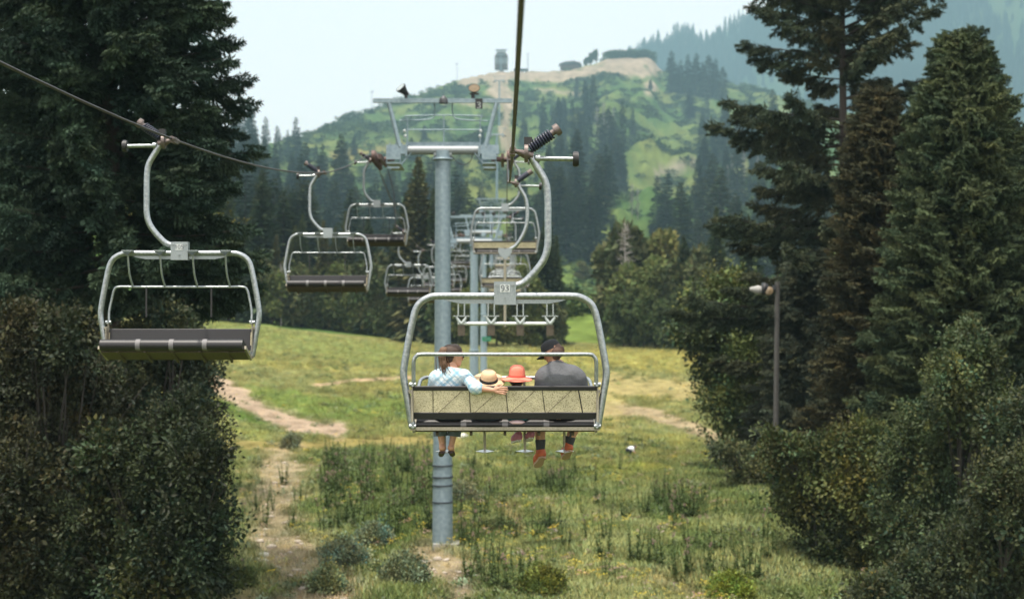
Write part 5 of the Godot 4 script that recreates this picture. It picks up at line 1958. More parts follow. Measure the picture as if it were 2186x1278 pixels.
func colours_of_the_ground() -> void:
	var dirt := Color(0.25, 0.195, 0.13)
	var b := meadow_bits
	add_bit(b, [V(760, 1000), V(860, 1060), V(840, 1130)], 90, Color(0.075, 0.1, 0.026), 0.8, 1.4)
	add_bit(b, [V(450, 765), V(620, 785), V(850, 795)], 12, Color(0.21, 0.195, 0.065), 0.7, 2.0)
	add_bit(b, [V(420, 700), V(620, 730), V(820, 760)], 45, Color(0.16, 0.175, 0.06), 0.8, 2.0)
	add_bit(b, [V(480, 868), V(560, 900)], 26, Color(0.085, 0.13, 0.03), 0.9, 2.0)
	add_bit(b, [V(560, 850), V(700, 880), V(850, 870)], 45, Color(0.12, 0.16, 0.04), 0.75, 1.6)
	add_bit(b, [V(430, 950), V(620, 952), V(900, 940), V(960, 950)], 30, Color(0.21, 0.165, 0.06), 0.75, 2.4)
	add_bit(b, [V(470, 925), V(560, 930)], 20, Color(0.2, 0.2, 0.06), 0.7, 2.0)
	add_bit(b, [V(400, 780), V(480, 830), V(560, 880), V(630, 908), V(715, 918)], 28, Color(0.29, 0.22, 0.16), 0.95, 1.5)
	add_bit(b, [V(680, 823), V(760, 812), V(870, 806)], 12, Color(0.34, 0.24, 0.16), 0.85, 3.0)
	add_bit(b, [V(1150, 770), V(1300, 768), V(1490, 772)], 34, Color(0.23, 0.205, 0.065), 0.8, 1.5)
	add_bit(b, [V(1300, 820), V(1400, 830), V(1470, 835)], 34, Color(0.27, 0.22, 0.1), 0.7, 1.4)
	add_bit(b, [V(1290, 872), V(1370, 880), V(1440, 900), V(1520, 935)], 24, Color(0.26, 0.2, 0.13), 0.8, 1.6)
	add_bit(b, [V(1290, 930), V(1450, 945)], 26, Color(0.2, 0.185, 0.06), 0.7, 1.8)
	add_bit(b, [V(1150, 810), V(1280, 840), V(1300, 900)], 40, Color(0.26, 0.22, 0.09), 0.6, 1.4)
	add_bit(b, [V(720, 1285), V(640, 1230), V(590, 1150), V(580, 1080), V(600, 1030)], 68, dirt, 0.72, 0.85)
	add_bit(b, [V(480, 1290), V(760, 1290)], 34, dirt, 0.8, 1.5)
	add_bit(b, [V(900, 1190), V(1000, 1240), V(960, 1290)], 46, dirt, 0.75, 1.2)
	add_bit(b, [V(1080, 1080), V(1110, 1130)], 22, Color(0.25, 0.19, 0.1), 0.6, 1.2)
	add_bit(b, [V(1380, 1240), V(1480, 1270)], 26, Color(0.2, 0.15, 0.08), 0.5, 1.4)
	add_bit(b, [V(1440, 1090)], 75, Color(0.05, 0.085, 0.02), 0.8, 2.4)
	add_bit(b, [V(1200, 1040)], 55, Color(0.055, 0.085, 0.022), 0.6, 1.8)
	add_bit(b, [V(1280, 1010), V(1400, 1000)], 26, Color(0.2, 0.2, 0.05), 0.6, 2.0)
	var h := hill_bits
	var bare := Color(0.4, 0.31, 0.225)
	add_bit(h, [V(990, 172), V(1060, 156), V(1130, 158), V(1210, 160), V(1300, 146), V(1400, 150)], 17, bare, 0.95, 1.2)
	add_bit(h, [V(1300, 128), V(1390, 128), V(1400, 145)], 17, bare, 1.0, 1.2)
	add_bit(h, [V(1072, 160), V(1060, 190), V(1085, 215)], 20, bare, 0.9, 1.0)
	add_bit(h, [V(1085, 215), V(1078, 270), V(1090, 330)], 12, bare, 0.8, 0.6)
	add_bit(h, [V(1390, 185)], 14, bare, 1.0, 1.0)
	add_bit(h, [V(1150, 190), V(1240, 200)], 8, bare, 0.7, 2.0)
	add_bit(h, [V(900, 215), V(1040, 220)], 7, bare, 0.7, 2.0)
	add_bit(h, [V(720, 330), V(860, 320)], 22, Color(0.24, 0.2, 0.07), 0.8, 1.5)
	add_bit(h, [V(1380, 350), V(1480, 310), V(1500, 230)], 34, Color(0.16, 0.2, 0.055), 0.7, 1.0)
	add_bit(h, [V(1400, 370), V(1480, 350)], 9, Color(0.3, 0.25, 0.2), 0.8, 1.5)
	add_bit(h, [V(1210, 640), V(1290, 700)], 60, Color(0.12, 0.17, 0.04), 0.9, 0.7)
	add_bit(h, [V(400, 660), V(420, 690)], 30, Color(0.22, 0.18, 0.1), 0.6, 1.0)


func lift() -> void:
	# ropes
	for side in 2:
		var pts := []
		var d := -30.0
		while d < 688.0:
			var y := rope_right(d) if side == 0 else rope_left(d)
			if d < 0.0:
				y = (rope_right(0) if side == 0 else rope_left(0)) - d * 0.02
			pts.append(Vector3(0.08 if side == 0 else -4.48, y, -d))
			d += 1.5 if d < 150.0 else 6.0
		var s := Shape.new()
		s.tube(pts, [0.017], 8)
		var o := part("haul_rope" if side == 0 else "haul_rope_001", s.mesh(), M.rope, self)
		tag(o, ["steel haul rope running overhead that carries the occupied chair", "steel haul rope on the left carrying the chairs that come down"][side], "rope", "haul ropes of the chairlift")
	# chairs on the way up, seen from behind
	var up := "chairs going up on the right-hand rope"
	var c93 := Vector3(0, rope_right(15.04), -15.04)
	lift_chair("occupied four-seat chair number 93 with its restraining bar lowered", c93, 0.0, up, false, true, "93")
	people(c93)
	bike_carrier(Vector3(0, rope_right(30.0), -30.0))
	var far_up := lift_chair("empty chair with raised bar seen from behind, next up the line after the bicycle rack", Vector3(0, rope_right(44.6), -44.6), 0.0, up, true, false)
	var words := ["sixth", "seventh", "eighth", "ninth", "tenth", "eleventh", "twelfth", "thirteenth", "fourteenth", "fifteenth"]
	for k in 9:
		var d := 60.0 + 15.0 * k
		dup(far_up, Vector3(0, rope_right(d), -d), 0.0, Vector3.ONE, "small far chair on the right-hand rope, %s carrier up from number 93" % ["third", "fourth", "fifth", "sixth", "seventh", "eighth", "ninth", "tenth", "eleventh"][k], up)
	# chairs on the way down, seen from the front
	var down := "empty chairs coming down on the left-hand rope"
	var dl := [19.25, 35.3, 48.8, 64.8, 79.6, 94.4, 109.2, 124.0, 138.8, 153.6]
	lift_chair("empty chair number 105 with raised bar, nearest on the left-hand rope", Vector3(-4.4, rope_left(dl[0]), -dl[0]), PI, down, true, true, "105")
	var second := lift_chair("empty chair second on the left-hand rope, under the dip of the rope", Vector3(-4.4, rope_left(dl[1]), -dl[1]), PI, down, true, true)
	for k in range(2, 10):
		dup(second, Vector3(-4.4, rope_left(dl[k]), -dl[k]), PI, Vector3.ONE, "empty chair on the left-hand rope, %s counting from number 105" % ["", "", "third", "fourth", "fifth", "sixth", "seventh", "eighth", "ninth", "tenth"][k], down)
	# towers
	var tg := "towers of the chairlift"
	tower("tall blue-grey lift tower number 3 with two floodlights, nearest to the camera", 47.0, SUP_H[0], ground(-2.06, 47.0), true, tg)
	var t2 := tower("second lift tower with a red pad at its foot, behind the occupied chair", 95.0, SUP_H[1], ground(-2.06, 95.0), false, tg)
	var pad := Shape.new()
	pad.tube([Vector3(-0.12, 0.2, 0.2), Vector3(-0.12, 1.6, 0.2)], [0.36], 12)
	part("safety_pad", pad.mesh(), M.red_pad, t2)
	for e in [[-1.4, 0.3], [0.6, -0.2], [1.3, 0.2]]:
		var fl := Shape.new()
		fl.lathe([Vector2(0.02, -0.2), Vector2(0.1, -0.12), Vector2(0.18, 0.06), Vector2(0.0, 0.05)], Transform3D(Basis(Vector3.BACK, e[1]), Vector3(e[0], SUP_H[1] - t2.position.y + 2.0, 0.1)), 10)
		part("floodlight", fl.mesh(), M.black, t2)
	var t3 := tower("third lift tower with a small green sign on its column", 137.0, SUP_H[2], ground(-2.06, 137.0), false, tg)
	var sg := Shape.new()
	var sy := at(1043, 723, 137.0).y - t3.position.y
	sg.box(Vector3(0.28, sy, 0.42), Vector3(0.85, 0.42, 0.04))
	var so := part("trail_sign", sg.mesh(), M.green_sign, t3)
	var st := Shape.new()
	st.box(Vector3(0.3, sy + 0.02, 0.445), Vector3(0.55, 0.07, 0.006))
	part("sign_stripe", st.mesh(), M.strap, so)
	for k in range(3, 7):
		var dd: float = SUP_D[k]
		tower("lift tower far up the hill, %s of the line" % ["", "", "", "fourth", "fifth", "sixth", "topmost"][k], dd, SUP_H[k], ground(-2.06, dd), false, tg)


func near_trees() -> void:
	M.spray = needle_spray(5, 0.25)
	M.spray_stiff = needle_spray(9, 0.02)
	M.clump = leaf_clump(4, 17, 0.2)
	M.clump_fine = leaf_clump(6, 24, 0.2)
	var spruce := Color(0.03, 0.05, 0.028)
	hero_conifer("spruce_tree", "huge dark spruce filling the upper left behind chair 105", foot(225, 39), 28.0, 4.0, {"color": spruce, "color2": Color(0.022, 0.04, 0.026), "taper": 0.42, "dense": 1.5, "low": -0.5, "hang": 0.55, "spray": 0.62, "step": 0.34, "whorl": 6, "girth": 0.34, "from": 0.31})
	hero_conifer("spruce_tree_left", "dark spruce at the left edge behind the leafy bush", foot(-10, 46), 25.0, 4.4, {"color": spruce, "taper": 0.5, "dense": 1.2, "low": -0.45, "hang": 0.5, "spray": 0.62, "step": 0.4, "whorl": 6, "from": 0.05})
	# open, ragged fir on the right
	hero_conifer("fir_tree", "tall ragged fir with long open branches reaching left, right of the lift", foot(1795, 68), 28.5, 6.6, {"color": Color(0.062, 0.066, 0.034), "color2": Color(0.04, 0.054, 0.03), "taper": 0.5, "dense": 1.25, "low": -0.4, "bend": 0.22, "hang": 0.55, "spray": 0.72, "step": 0.46, "whorl": 5, "open": 0.5, "girth": 0.36, "from": 0.2, "lean": Vector3(0.5, 0, 0)})
	hero_conifer("dense_fir_tree", "dense rounded green fir at the right edge", foot(2065, 47), 17.1, 4.0, {"color": Color(0.066, 0.084, 0.038), "color2": Color(0.046, 0.066, 0.034), "taper": 0.8, "low": -0.1, "bend": 0.25, "hang": 0.12, "spray": 0.55, "step": 0.27, "whorl": 8, "dense": 1.6, "mesh": M.spray_stiff, "from": 0.04})
	hero_conifer("brown_fir_tree", "slender rusty brown fir between the ragged fir and the dense green one", foot(1885, 53), 16.2, 3.0, {"color": Color(0.06, 0.056, 0.027), "color2": Color(0.046, 0.048, 0.025), "taper": 0.75, "low": -0.15, "hang": 0.2, "spray": 0.5, "step": 0.27, "whorl": 7, "dense": 1.15, "mesh": M.spray_stiff, "from": 0.04})
	hero_conifer("grey_fir_tree", "short grey-green fir just right of the wooden lamp post", foot(1735, 65), 10.4, 3.2, {"color": Color(0.056, 0.066, 0.042), "taper": 0.7, "low": -0.15, "hang": 0.35, "spray": 0.6, "step": 0.3, "whorl": 6})
	hero_conifer("slope_fir_tree", "dark fir behind the dense green one at the right edge", foot(2210, 54), 15.0, 3.8, {"color": Color(0.036, 0.052, 0.03), "taper": 0.75, "low": -0.2, "hang": 0.3, "spray": 0.6, "step": 0.36, "whorl": 6})
	# leafy things on the left
	var bl := "leafy growth at the left edge"
	var base := foot(110, 34)
	hero_leafy("leafy_bush", "tall dull olive bush below chair 105 at the left edge", "bush", base, lobes_px([[60, 760, 95], [140, 730, 70], [40, 690, 45], [90, 890, 130], [195, 850, 90], [20, 1040, 150], [160, 1030, 130], [60, 1190, 150], [180, 1190, 120], [-60, 880, 120]], base, 34), Color(0.038, 0.038, 0.017), {"color2": Color(0.021, 0.028, 0.013), "size": 0.5, "mesh": M.clump_fine, "dense": 2.6})
	base = foot(350, 32)
	hero_leafy("dark_bush", "broad dark green bush at the bottom left with lighter top leaves", "bush", base, lobes_px([[370, 915, 75], [420, 990, 70], [340, 1010, 100], [425, 1100, 75], [390, 1160, 100], [285, 985, 75], [230, 970, 50], [240, 1110, 130], [330, 1220, 130], [430, 1240, 70], [180, 1250, 120]], base, 32), Color(0.029, 0.037, 0.015), {"color2": Color(0.016, 0.025, 0.012), "size": 0.5, "mesh": M.clump_fine, "dense": 2.6})
	base = foot(330, 37.5)
	hero_leafy("shade_tree", "dark leafy tree under chair 105 with a branch hanging over the dirt road", "tree", base, lobes_px([[270, 830, 85], [370, 790, 62], [430, 800, 36], [412, 870, 38], [390, 735, 40], [330, 740, 75], [370, 690, 40], [310, 930, 90], [410, 910, 60]], base, 37.5), Color(0.034, 0.046, 0.026), {"color2": Color(0.045, 0.055, 0.028), "size": 0.5, "mesh": M.clump_fine, "dense": 2.4})
	base = foot(385, 60)
	hero_leafy("olive_tree", "olive green leafy tree lit behind the big spruce", "tree", base, lobes_px([[400, 440, 60], [370, 400, 55], [420, 480, 40], [380, 520, 60], [350, 620, 60], [360, 680, 45], [340, 760, 60], [330, 470, 60]], base, 60), Color(0.12, 0.14, 0.04), {"color2": Color(0.08, 0.1, 0.035), "size": 0.75, "dense": 1.0})
	# leafy things on the right
	base = foot(1570, 72)
	hero_leafy("edge_tree", "green leafy tree at the meadow's right edge beside the lamp post", "tree", base, lobes_px([[1515, 690, 62], [1475, 720, 48], [1560, 625, 52], [1600, 690, 80], [1540, 790, 62], [1560, 870, 70], [1620, 800, 85], [1600, 940, 62], [1640, 900, 70]], base, 72), Color(0.095, 0.12, 0.036), {"color2": Color(0.05, 0.068, 0.026), "size": 0.8, "dense": 1.1})
	base = foot(1600, 63)
	hero_leafy("edge_shrub", "low green shrub at the foot of the wooden lamp post", "bush", base, lobes_px([[1545, 965, 30], [1590, 985, 34], [1625, 1020, 38], [1600, 1015, 34], [1615, 1050, 26]], base, 63), Color(0.085, 0.1, 0.045), {"size": 0.6, "dense": 1.6})
	base = foot(1775, 45)
	hero_leafy("meadow_bush", "round bush with yellowish green leaves in front of the lamp post's foot", "bush", base, lobes_px([[1720, 985, 50], [1668, 955, 34], [1675, 1010, 40], [1700, 1060, 50], [1770, 990, 65], [1830, 960, 60], [1760, 1090, 80], [1850, 1060, 100], [1790, 1180, 70], [1880, 1200, 100]], base, 45), Color(0.07, 0.08, 0.025), {"color2": Color(0.038, 0.052, 0.019), "size": 0.55, "mesh": M.clump_fine, "dense": 2.6})
	base = foot(2050, 41)
	hero_leafy("silver_bush", "tall bush with pale silvery leaves standing above the others at the lower right", "bush", base, lobes_px([[2062, 735, 38], [2085, 780, 50], [2040, 820, 58], [2080, 880, 80], [2000, 920, 75], [1950, 960, 70], [2000, 1040, 110], [2110, 1000, 100], [1960, 1130, 100], [2050, 1160, 120]], base, 41), Color(0.07, 0.09, 0.038), {"color2": Color(0.034, 0.05, 0.02), "size": 0.55, "mesh": M.clump_fine, "dense": 2.6})
	base = foot(2120, 36)
	hero_leafy("corner_bush", "dark bush filling the bottom right corner", "bush", base, lobes_px([[2150, 930, 60], [2170, 1060, 100], [2050, 1240, 110], [2140, 1200, 120], [1950, 1270, 90], [2200, 900, 80], [1860, 1290, 60]], base, 36), Color(0.034, 0.046, 0.022), {"color2": Color(0.042, 0.052, 0.022), "size": 0.52, "mesh": M.clump_fine, "dense": 2.6})


func middle_trees() -> void:
	var cones := []
	for k in 4:
		cones.append(proto("conifer", conifer_mesh(40 + k, 40, 9, [3.0, 3.6, 4.0, 3.3][k], [Color(0.06, 0.084, 0.042), Color(0.075, 0.09, 0.04), Color(0.052, 0.076, 0.042), Color(0.09, 0.094, 0.04)][k], 0.3), trunk_mesh(0.22), M.far_needles, M.bark))
	var leafs := []
	for k in 4:
		leafs.append(proto("broadleaf_tree", leafy_mesh(60 + k, 3600, [Color(0.1, 0.125, 0.042), Color(0.072, 0.098, 0.038), Color(0.115, 0.122, 0.042), Color(0.085, 0.1, 0.045)][k], 0.5), trunk_mesh(0.17, 8.0), M.far_leaves, M.bark_pale))
	var dead := proto("bare_tree", dead_mesh(3), null, M.dead, M.dead)
	M.cones = cones
	M.leafs = leafs
	M.deadp = dead
	var g := "trees along the far edge of the meadow"
	var rows := [
		[400, 672, 330, 0], [440, 676, 350, 2], [488, 684, 372, 0], [558, 690, 360, 2, 1.15], [630, 695, 480, 1], [690, 702, 470, 3], [738, 706, 450, 1], [772, 710, 500, 0], [655, 697, 525, 2], [845, 722, 470, 1], [893, 730, 332, 3, 1.25], [866, 726, 410, 2, 1.1], [925, 733, 400, 0], [980, 737, 490, 1], [1015, 738, 530, 2], [1165, 735, 465, 2], [1188, 735, 500, 0], [1140, 735, 505, 1], [525, 688, 470, 1], [590, 692, 500, 3], [805, 714, 520, 2], [955, 736, 460, 2], [645, 697, 455, 0], [785, 712, 460, 2], [715, 704, 485, 1]]
	var named := {558: "pointed dark conifer standing clear between the first and second left-hand chairs", 893: "broad conifer rising directly behind the nearest tower's column", 1165: "dark conifer right of the far chairs, above the man's cap", 400: "conifer half hidden behind the big spruce, leftmost of the tree line"}
	for r in rows:
		var p := on_ground(r[0], r[1], 100.0)
		var tall: float = (r[1] - r[2]) * -p.z / F / 20.0
		plant(cones[r[3]], p, tall, tall * (r[4] if r.size() > 4 else 1.0), named.get(r[0], "%s %s conifer in the tree line %s" % [size_word(tall / 1.0), ["dark green", "olive green", "blackish green", "brownish green"][r[3]], near_what(r[0])]), g)
	var lrows := [[600, 694, 570, 0], [520, 686, 590, 1], [720, 705, 570, 3], [800, 715, 560, 1], [670, 700, 600, 1], [760, 711, 605, 0], [850, 724, 610, 1], [450, 678, 580, 1], [580, 692, 545, 3], [642, 697, 540, 3], [782, 712, 530, 3], [715, 704, 545, 0], [555, 690, 610, 1], [820, 718, 620, 3], [900, 730, 625, 1], [480, 683, 610, 3], [1000, 739, 610, 0], [1060, 740, 570, 3], [1110, 740, 550, 0], [1092, 741, 640, 2], [950, 737, 610, 1], [1040, 741, 640, 1], [1130, 740, 650, 0], [420, 674, 600, 0], [690, 702, 640, 1], [740, 708, 640, 1], [870, 727, 650, 1], [630, 697, 630, 3], [1170, 739, 640, 3]]
	for r in lrows:
		var p := on_ground(r[0], r[1], 100.0)
		var tall: float = (r[1] - r[2]) * -p.z / F / 10.0
		plant(leafs[r[3]], p, tall, maxf(tall, 0.75) * 0.95, "%s %s leafy tree in the tree line %s" % ["low" if tall < 0.75 else "taller", ["mid green", "dark green", "yellowish", "dull olive"][r[3]], near_what(r[0])], g)
	var g2 := "trees at the right end of the meadow"
	for r in [[1243, 602, 560, 2], [1335, 732, 500, 3], [1345, 740, 560, 0], [1400, 742, 545, 0], [1440, 742, 575, 3], [1375, 745, 600, 1], [1330, 742, 610, 1], [1470, 746, 600, 1], [1420, 746, 620, 1], [1500, 750, 580, 0], [1530, 752, 560, 3], [1345, 735, 470, 3], [1430, 735, 500, 2], [1480, 744, 520, 3], [1560, 752, 600, 1]]:
		var p := on_ground(r[0], r[1], 100.0)
		var tall: float = (r[1] - r[2]) * -p.z / F / 10.0
		plant(leafs[r[3]], p, tall, maxf(tall, 0.6) * 0.85, "small bright green tree on the grassy ramp above the meadow" if r[0] == 1243 else "%s %s tree at meadow's right end, %s" % ["low" if tall < 0.95 else "taller", ["mid green", "dark green", "yellowish", "dull olive"][r[3]], near_what(r[0])], g2)
	for r in [[1460, 745, 500, 2], [1530, 750, 440, 0], [1600, 755, 460, 2]]:
		var p := on_ground(r[0], r[1], 100.0)
		var tall: float = (r[1] - r[2]) * -p.z / F / 20.0
		plant(cones[r[3]], p, tall, tall * 1.1, "dark conifer at meadow's right end, %s" % near_what(r[0]), g2)
	for r in [[1335, 741, 470, 1.0, "pale bare tree among the round trees at the right end of the meadow"], [600, 695, 560, 0.7, "grey bare trunk in the left tree line below the second left-hand chair"], [432, 678, 560, 0.7, "grey bare trunk half hidden beside the big spruce"], [855, 724, 480, 0.6, "reddish bare trunk beside the third left-hand chair"], [1110, 738, 560, 0.7, "pale bare trunk behind the far chairs"]]:
		var p := on_ground(r[0], r[1], 100.0)
		var tall: float = (r[1] - r[2]) * -p.z / F / 20.0
		plant(dead, p, tall, tall * r[3], r[4], "bare trees")


# words that place a tree of the far woods by what it stands near in the picture
func near_what(px: float) -> String:
	for e in [[445, "beside the big spruce"], [500, "left of the pointed conifer"], [560, "around the pointed conifer"], [620, "just right of the pointed conifer"], [680, "behind the second left chair"], [740, "between second and third left chairs"], [800, "behind the third left chair"], [860, "left of the nearest tower"], [930, "behind the nearest tower's column"], [985, "right of the nearest tower's column"], [1040, "behind the second tower"], [1100, "straight behind the riders"], [1160, "behind the far right-hand chairs"], [1230, "above the man's cap"], [1300, "right of the hanger of chair 93"], [1360, "right of the guide roller of chair 93"], [1420, "below the bare summit's right end"], [1480, "left of the leaning pole"], [1540, "left of the ragged fir's long branch"], [1620, "behind the ragged fir's branch tips"]]:
		if px < e[0]:
			return e[1]
	return "behind the ragged fir"


func size_word(k: float) -> String:
	return "small" if k < 0.75 else ("middle-sized" if k < 1.0 else ("tall" if k < 1.2 else "very tall"))


func in_any(polys: Array, p: Vector2) -> bool:
	for q in polys:
		if Geometry2D.is_point_in_polygon(p, q):
			return true
	return false


func poly(a: Array) -> PackedVector2Array:
	var o := PackedVector2Array()
	for k in range(0, a.size(), 2):
		o.append(Vector2(a[k], a[k + 1]))
	return o


func hill_trees() -> void:
	var farc := []
	for k in 4:
		farc.append(proto("hillside_conifer", conifer_mesh(80 + k, 22, 9, [2.9, 3.5, 2.6, 3.9][k], [Color(0.044, 0.066, 0.038), Color(0.054, 0.076, 0.038), Color(0.04, 0.064, 0.04), Color(0.066, 0.084, 0.042)][k], 0.45, 0.55), trunk_mesh(0.25), M.far_needles, M.bark))
	var zones := [
		[poly([300, 320, 480, 312, 560, 322, 630, 335, 680, 372, 720, 430, 850, 460, 940, 470, 1000, 560, 940, 640, 300, 640]), 240, 14.0, "conifer of the wood on the left hillside, above the tree line", 0.8],
		[poly([1190, 340, 1225, 250, 1262, 235, 1275, 280, 1330, 300, 1340, 360, 1325, 440, 1280, 560, 1190, 545, 1160, 440]), 66, 14.0, "conifer in the dark strip of wood running down the hillside right of the rope", 0.75],
		[poly([1140, 240, 1215, 250, 1210, 330, 1150, 320]), 14, 11.0, "small conifer in the clump below the summit, right of the rope", 0.9],
		[poly([1500, 265, 1720, 250, 1800, 560, 1560, 640, 1400, 600, 1385, 490, 1490, 420, 1495, 330]), 115, 14.0, "conifer of the wood on the hillside left of the ragged fir", 0.8],
		[poly([960, 470, 1150, 470, 1190, 560, 1180, 660, 960, 650]), 26, 12.0, "conifer on the lower hillside behind the far chairs", 0.85],
		[poly([1185, 520, 1320, 530, 1310, 580, 1200, 560]), 14, 13.0, "conifer at the foot of the wooded strip above the grassy ramp", 0.9],
		[poly([700, 340, 1150, 300, 1160, 430, 760, 420]), 12, 8.0, "lone small conifer on the open green hillside", 1.1],
	]
	var all := []
	for z in zones:
		var pg: PackedVector2Array = z[0]
		var box := Rect2(pg[0], Vector2.ZERO)
		for q in pg:
			box = box.expand(q)
		var made := 0
		var tries := 0
		while made < z[1] and tries < 8000:
			tries += 1
			var p := Vector2(rng.randf_range(box.position.x, box.end.x), rng.randf_range(box.position.y, box.end.y))
			if not Geometry2D.is_point_in_polygon(p, pg):
				continue
			var w := on_ground(p.x, p.y, 195.0, 760.0)
			if -w.z < 196.0 or -w.z > 755.0:
				continue
			made += 1
			var rel := rng.randf_range(0.45, 1.3)
			var steep := "near the crest" if p.y < 345.0 else ("halfway up the hill" if p.y < 440.0 else ("low on the hill" if p.y < 530.0 else "at the hill's foot"))
			all.append([w, z[2] * rel, "%s hillside conifer %s, %s" % [size_word(rel), steep, near_what(p.x)], z[4], 0])
	# singled out: the clump on the shoulder and the lone tree below it
	for r in [[1435, 196, 106, 1.1], [1455, 200, 125, 0.9], [1470, 200, 113, 0.9], [1488, 202, 112, 0.95], [1502, 204, 130, 0.9], [1515, 206, 115, 0.95], [1530, 208, 122, 0.9], [1545, 212, 140, 0.9], [1448, 198, 135, 0.9]]:
		var w := on_ground(r[0], r[1], 195.0, 760.0)
		all.append([w, (r[1] - r[2]) * -w.z / F, "conifer in the clump on the shoulder right of the bare summit", r[3], 1])
	var lone := on_ground(1474, 252, 195.0, 760.0)
	all.append([lone, 62.0 * -lone.z / F, "lone bushy conifer in the bright clearing below the shoulder clump", 1.4, 1])
	var th := on_ground(1352, 312, 195.0, 760.0)
	all.append([th, 86.0 * -th.z / F, "thin dark conifer standing apart right of the wooded strip", 0.55, 1])
	for r in [[1250, 205, 165, 0.9], [1232, 212, 163, 0.9], [755, 330, 290, 1.1], [905, 300, 265, 1.1], [1390, 190, 166, 1.2]]:
		var w := on_ground(r[0], r[1], 195.0, 760.0)
		all.append([w, (r[1] - r[2]) * -w.z / F, "lone small conifer on the open green hillside", r[3], 1])
	all.sort_custom(func(a, b): return a[1] / -a[0].z + a[4] > b[1] / -b[0].z + b[4])
	var xf := [[], [], [], []]
	var cs := [PackedColorArray(), PackedColorArray(), PackedColorArray(), PackedColorArray()]
	for i in all.size():
		var a: Array = all[i]
		var k := rng.randi() % 4
		var tall: float = a[1] / 20.0
		if i < 285:
			plant(farc[k], a[0], tall, tall * a[3] * 1.5, a[2], "conifers on the hillside")
		else:
			xf[k].append(Transform3D(Basis(Vector3.UP, rng.randf() * TAU).scaled(Vector3(tall * a[3] * 1.5, tall, tall * a[3] * 1.5)), a[0]))
			cs[k].append(vary(Color(1, 1, 1), 0.2))
	# grey dead trees in the woods
	for r in [[1290, 300, 215, 1.3], [1300, 320, 230, 1.3], [1275, 310, 225, 1.2], [1310, 290, 225, 1.2], [1565, 400, 330, 1.1], [1590, 395, 310, 1.2], [1555, 420, 350, 1.0], [1350, 460, 390, 1.3], [1362, 470, 400, 1.2], [600, 470, 400, 1.0], [560, 500, 430, 1.0], [1620, 380, 320, 1.1]]:
		var w := on_ground(r[0], r[1], 195.0, 760.0)
		var tall: float = (r[1] - r[2]) * -w.z / F / 20.0
		plant(M.deadp, w, tall, tall * r[3], "grey dead tree among the conifers on the hillside", "dead trees on the hillside")
	# the mountain behind: woods that read as one mass
	var n := 0
	var tries := 0
	while n < 9000 and tries < 60000:
		tries += 1
		var px := rng.randf_range(1330.0, 2300.0)
		var d := rng.randf_range(840.0, 1430.0)
		var u := (px - CX) / F
		var x := u * d
		var q := nz2.get_noise_2d(x * 0.32 + 300.0, d * 0.16) + 0.4 * nz.get_noise_2d(x * 1.2, d * 0.7)
		if q < -0.05 and rng.randf() > 0.12:
			continue
		var h := ground(x, d)
		n += 1
		var tall := rng.randf_range(0.45, 1.05)
		var k := rng.randi() % 4
		xf[k].append(Transform3D(Basis(Vector3.UP, rng.randf() * TAU).scaled(Vector3(tall, tall, tall)), Vector3(x, h, -d)))
		cs[k].append(vary(Color(1, 1, 1), 0.25))
	for k in 4:
		var o := copies("far_forest" if k == 0 else "far_forest_%03d" % k, farc[k].get_node("crown").mesh, M.far_needles, self, xf[k], cs[k])
		tag(o, "distant conifer woods covering the hazy mountain", "forest", "", "stuff")
	# low scrub over the open hillside
	var sx := []
	var sc := PackedColorArray()
	n = 0
	tries = 0
	while n < 6500 and tries < 60000:
		tries += 1
		var px := rng.randf_range(600.0, 1750.0)
		var d := rng.randf_range(215.0, 735.0)
		var u := (px - CX) / F
		var x := u * d
		var q := nz2.get_noise_2d(x * 1.6, d * 1.1 + 70.0)
		if q < 0.04 and rng.randf() > 0.1:
			continue
		var h := ground(x, d)
		var c := hill_color(x, d, h)
		if c.r > c.g * 1.08:
			continue
		n += 1
		var tall := rng.randf_range(0.9, 3.2)
		sx.append(Transform3D(Basis.from_euler(Vector3(0, rng.randf() * TAU, 0)).scaled(Vector3(tall * 1.3, tall * 0.8, tall * 1.3)), Vector3(x, h + tall * 0.2, -d)))
		sc.append(vary(Color(0.065, 0.1, 0.034), 0.25))
	# tall scrub on the knoll of the summit
	for k in 150:
		var px := rng.randf_range(1292.0, 1395.0)
		var d := rng.randf_range(712.0, 726.0)
		var x := (px - CX) / F * d
		sx.append(Transform3D(Basis.from_euler(Vector3(0, rng.randf() * TAU, 0)).scaled(Vector3.ONE * rng.randf_range(2.0, 4.2)), Vector3(x, ground(x, d) + 1.0, -d)))
		sc.append(vary(Color(0.05, 0.08, 0.03), 0.2))
	var so := copies("hillside_scrub", leaf_clump(12, 60, 0.34), M.far_leaves, self, sx, sc)
	tag(so, "low green scrub scattered over the open hillside", "scrub", "", "stuff")


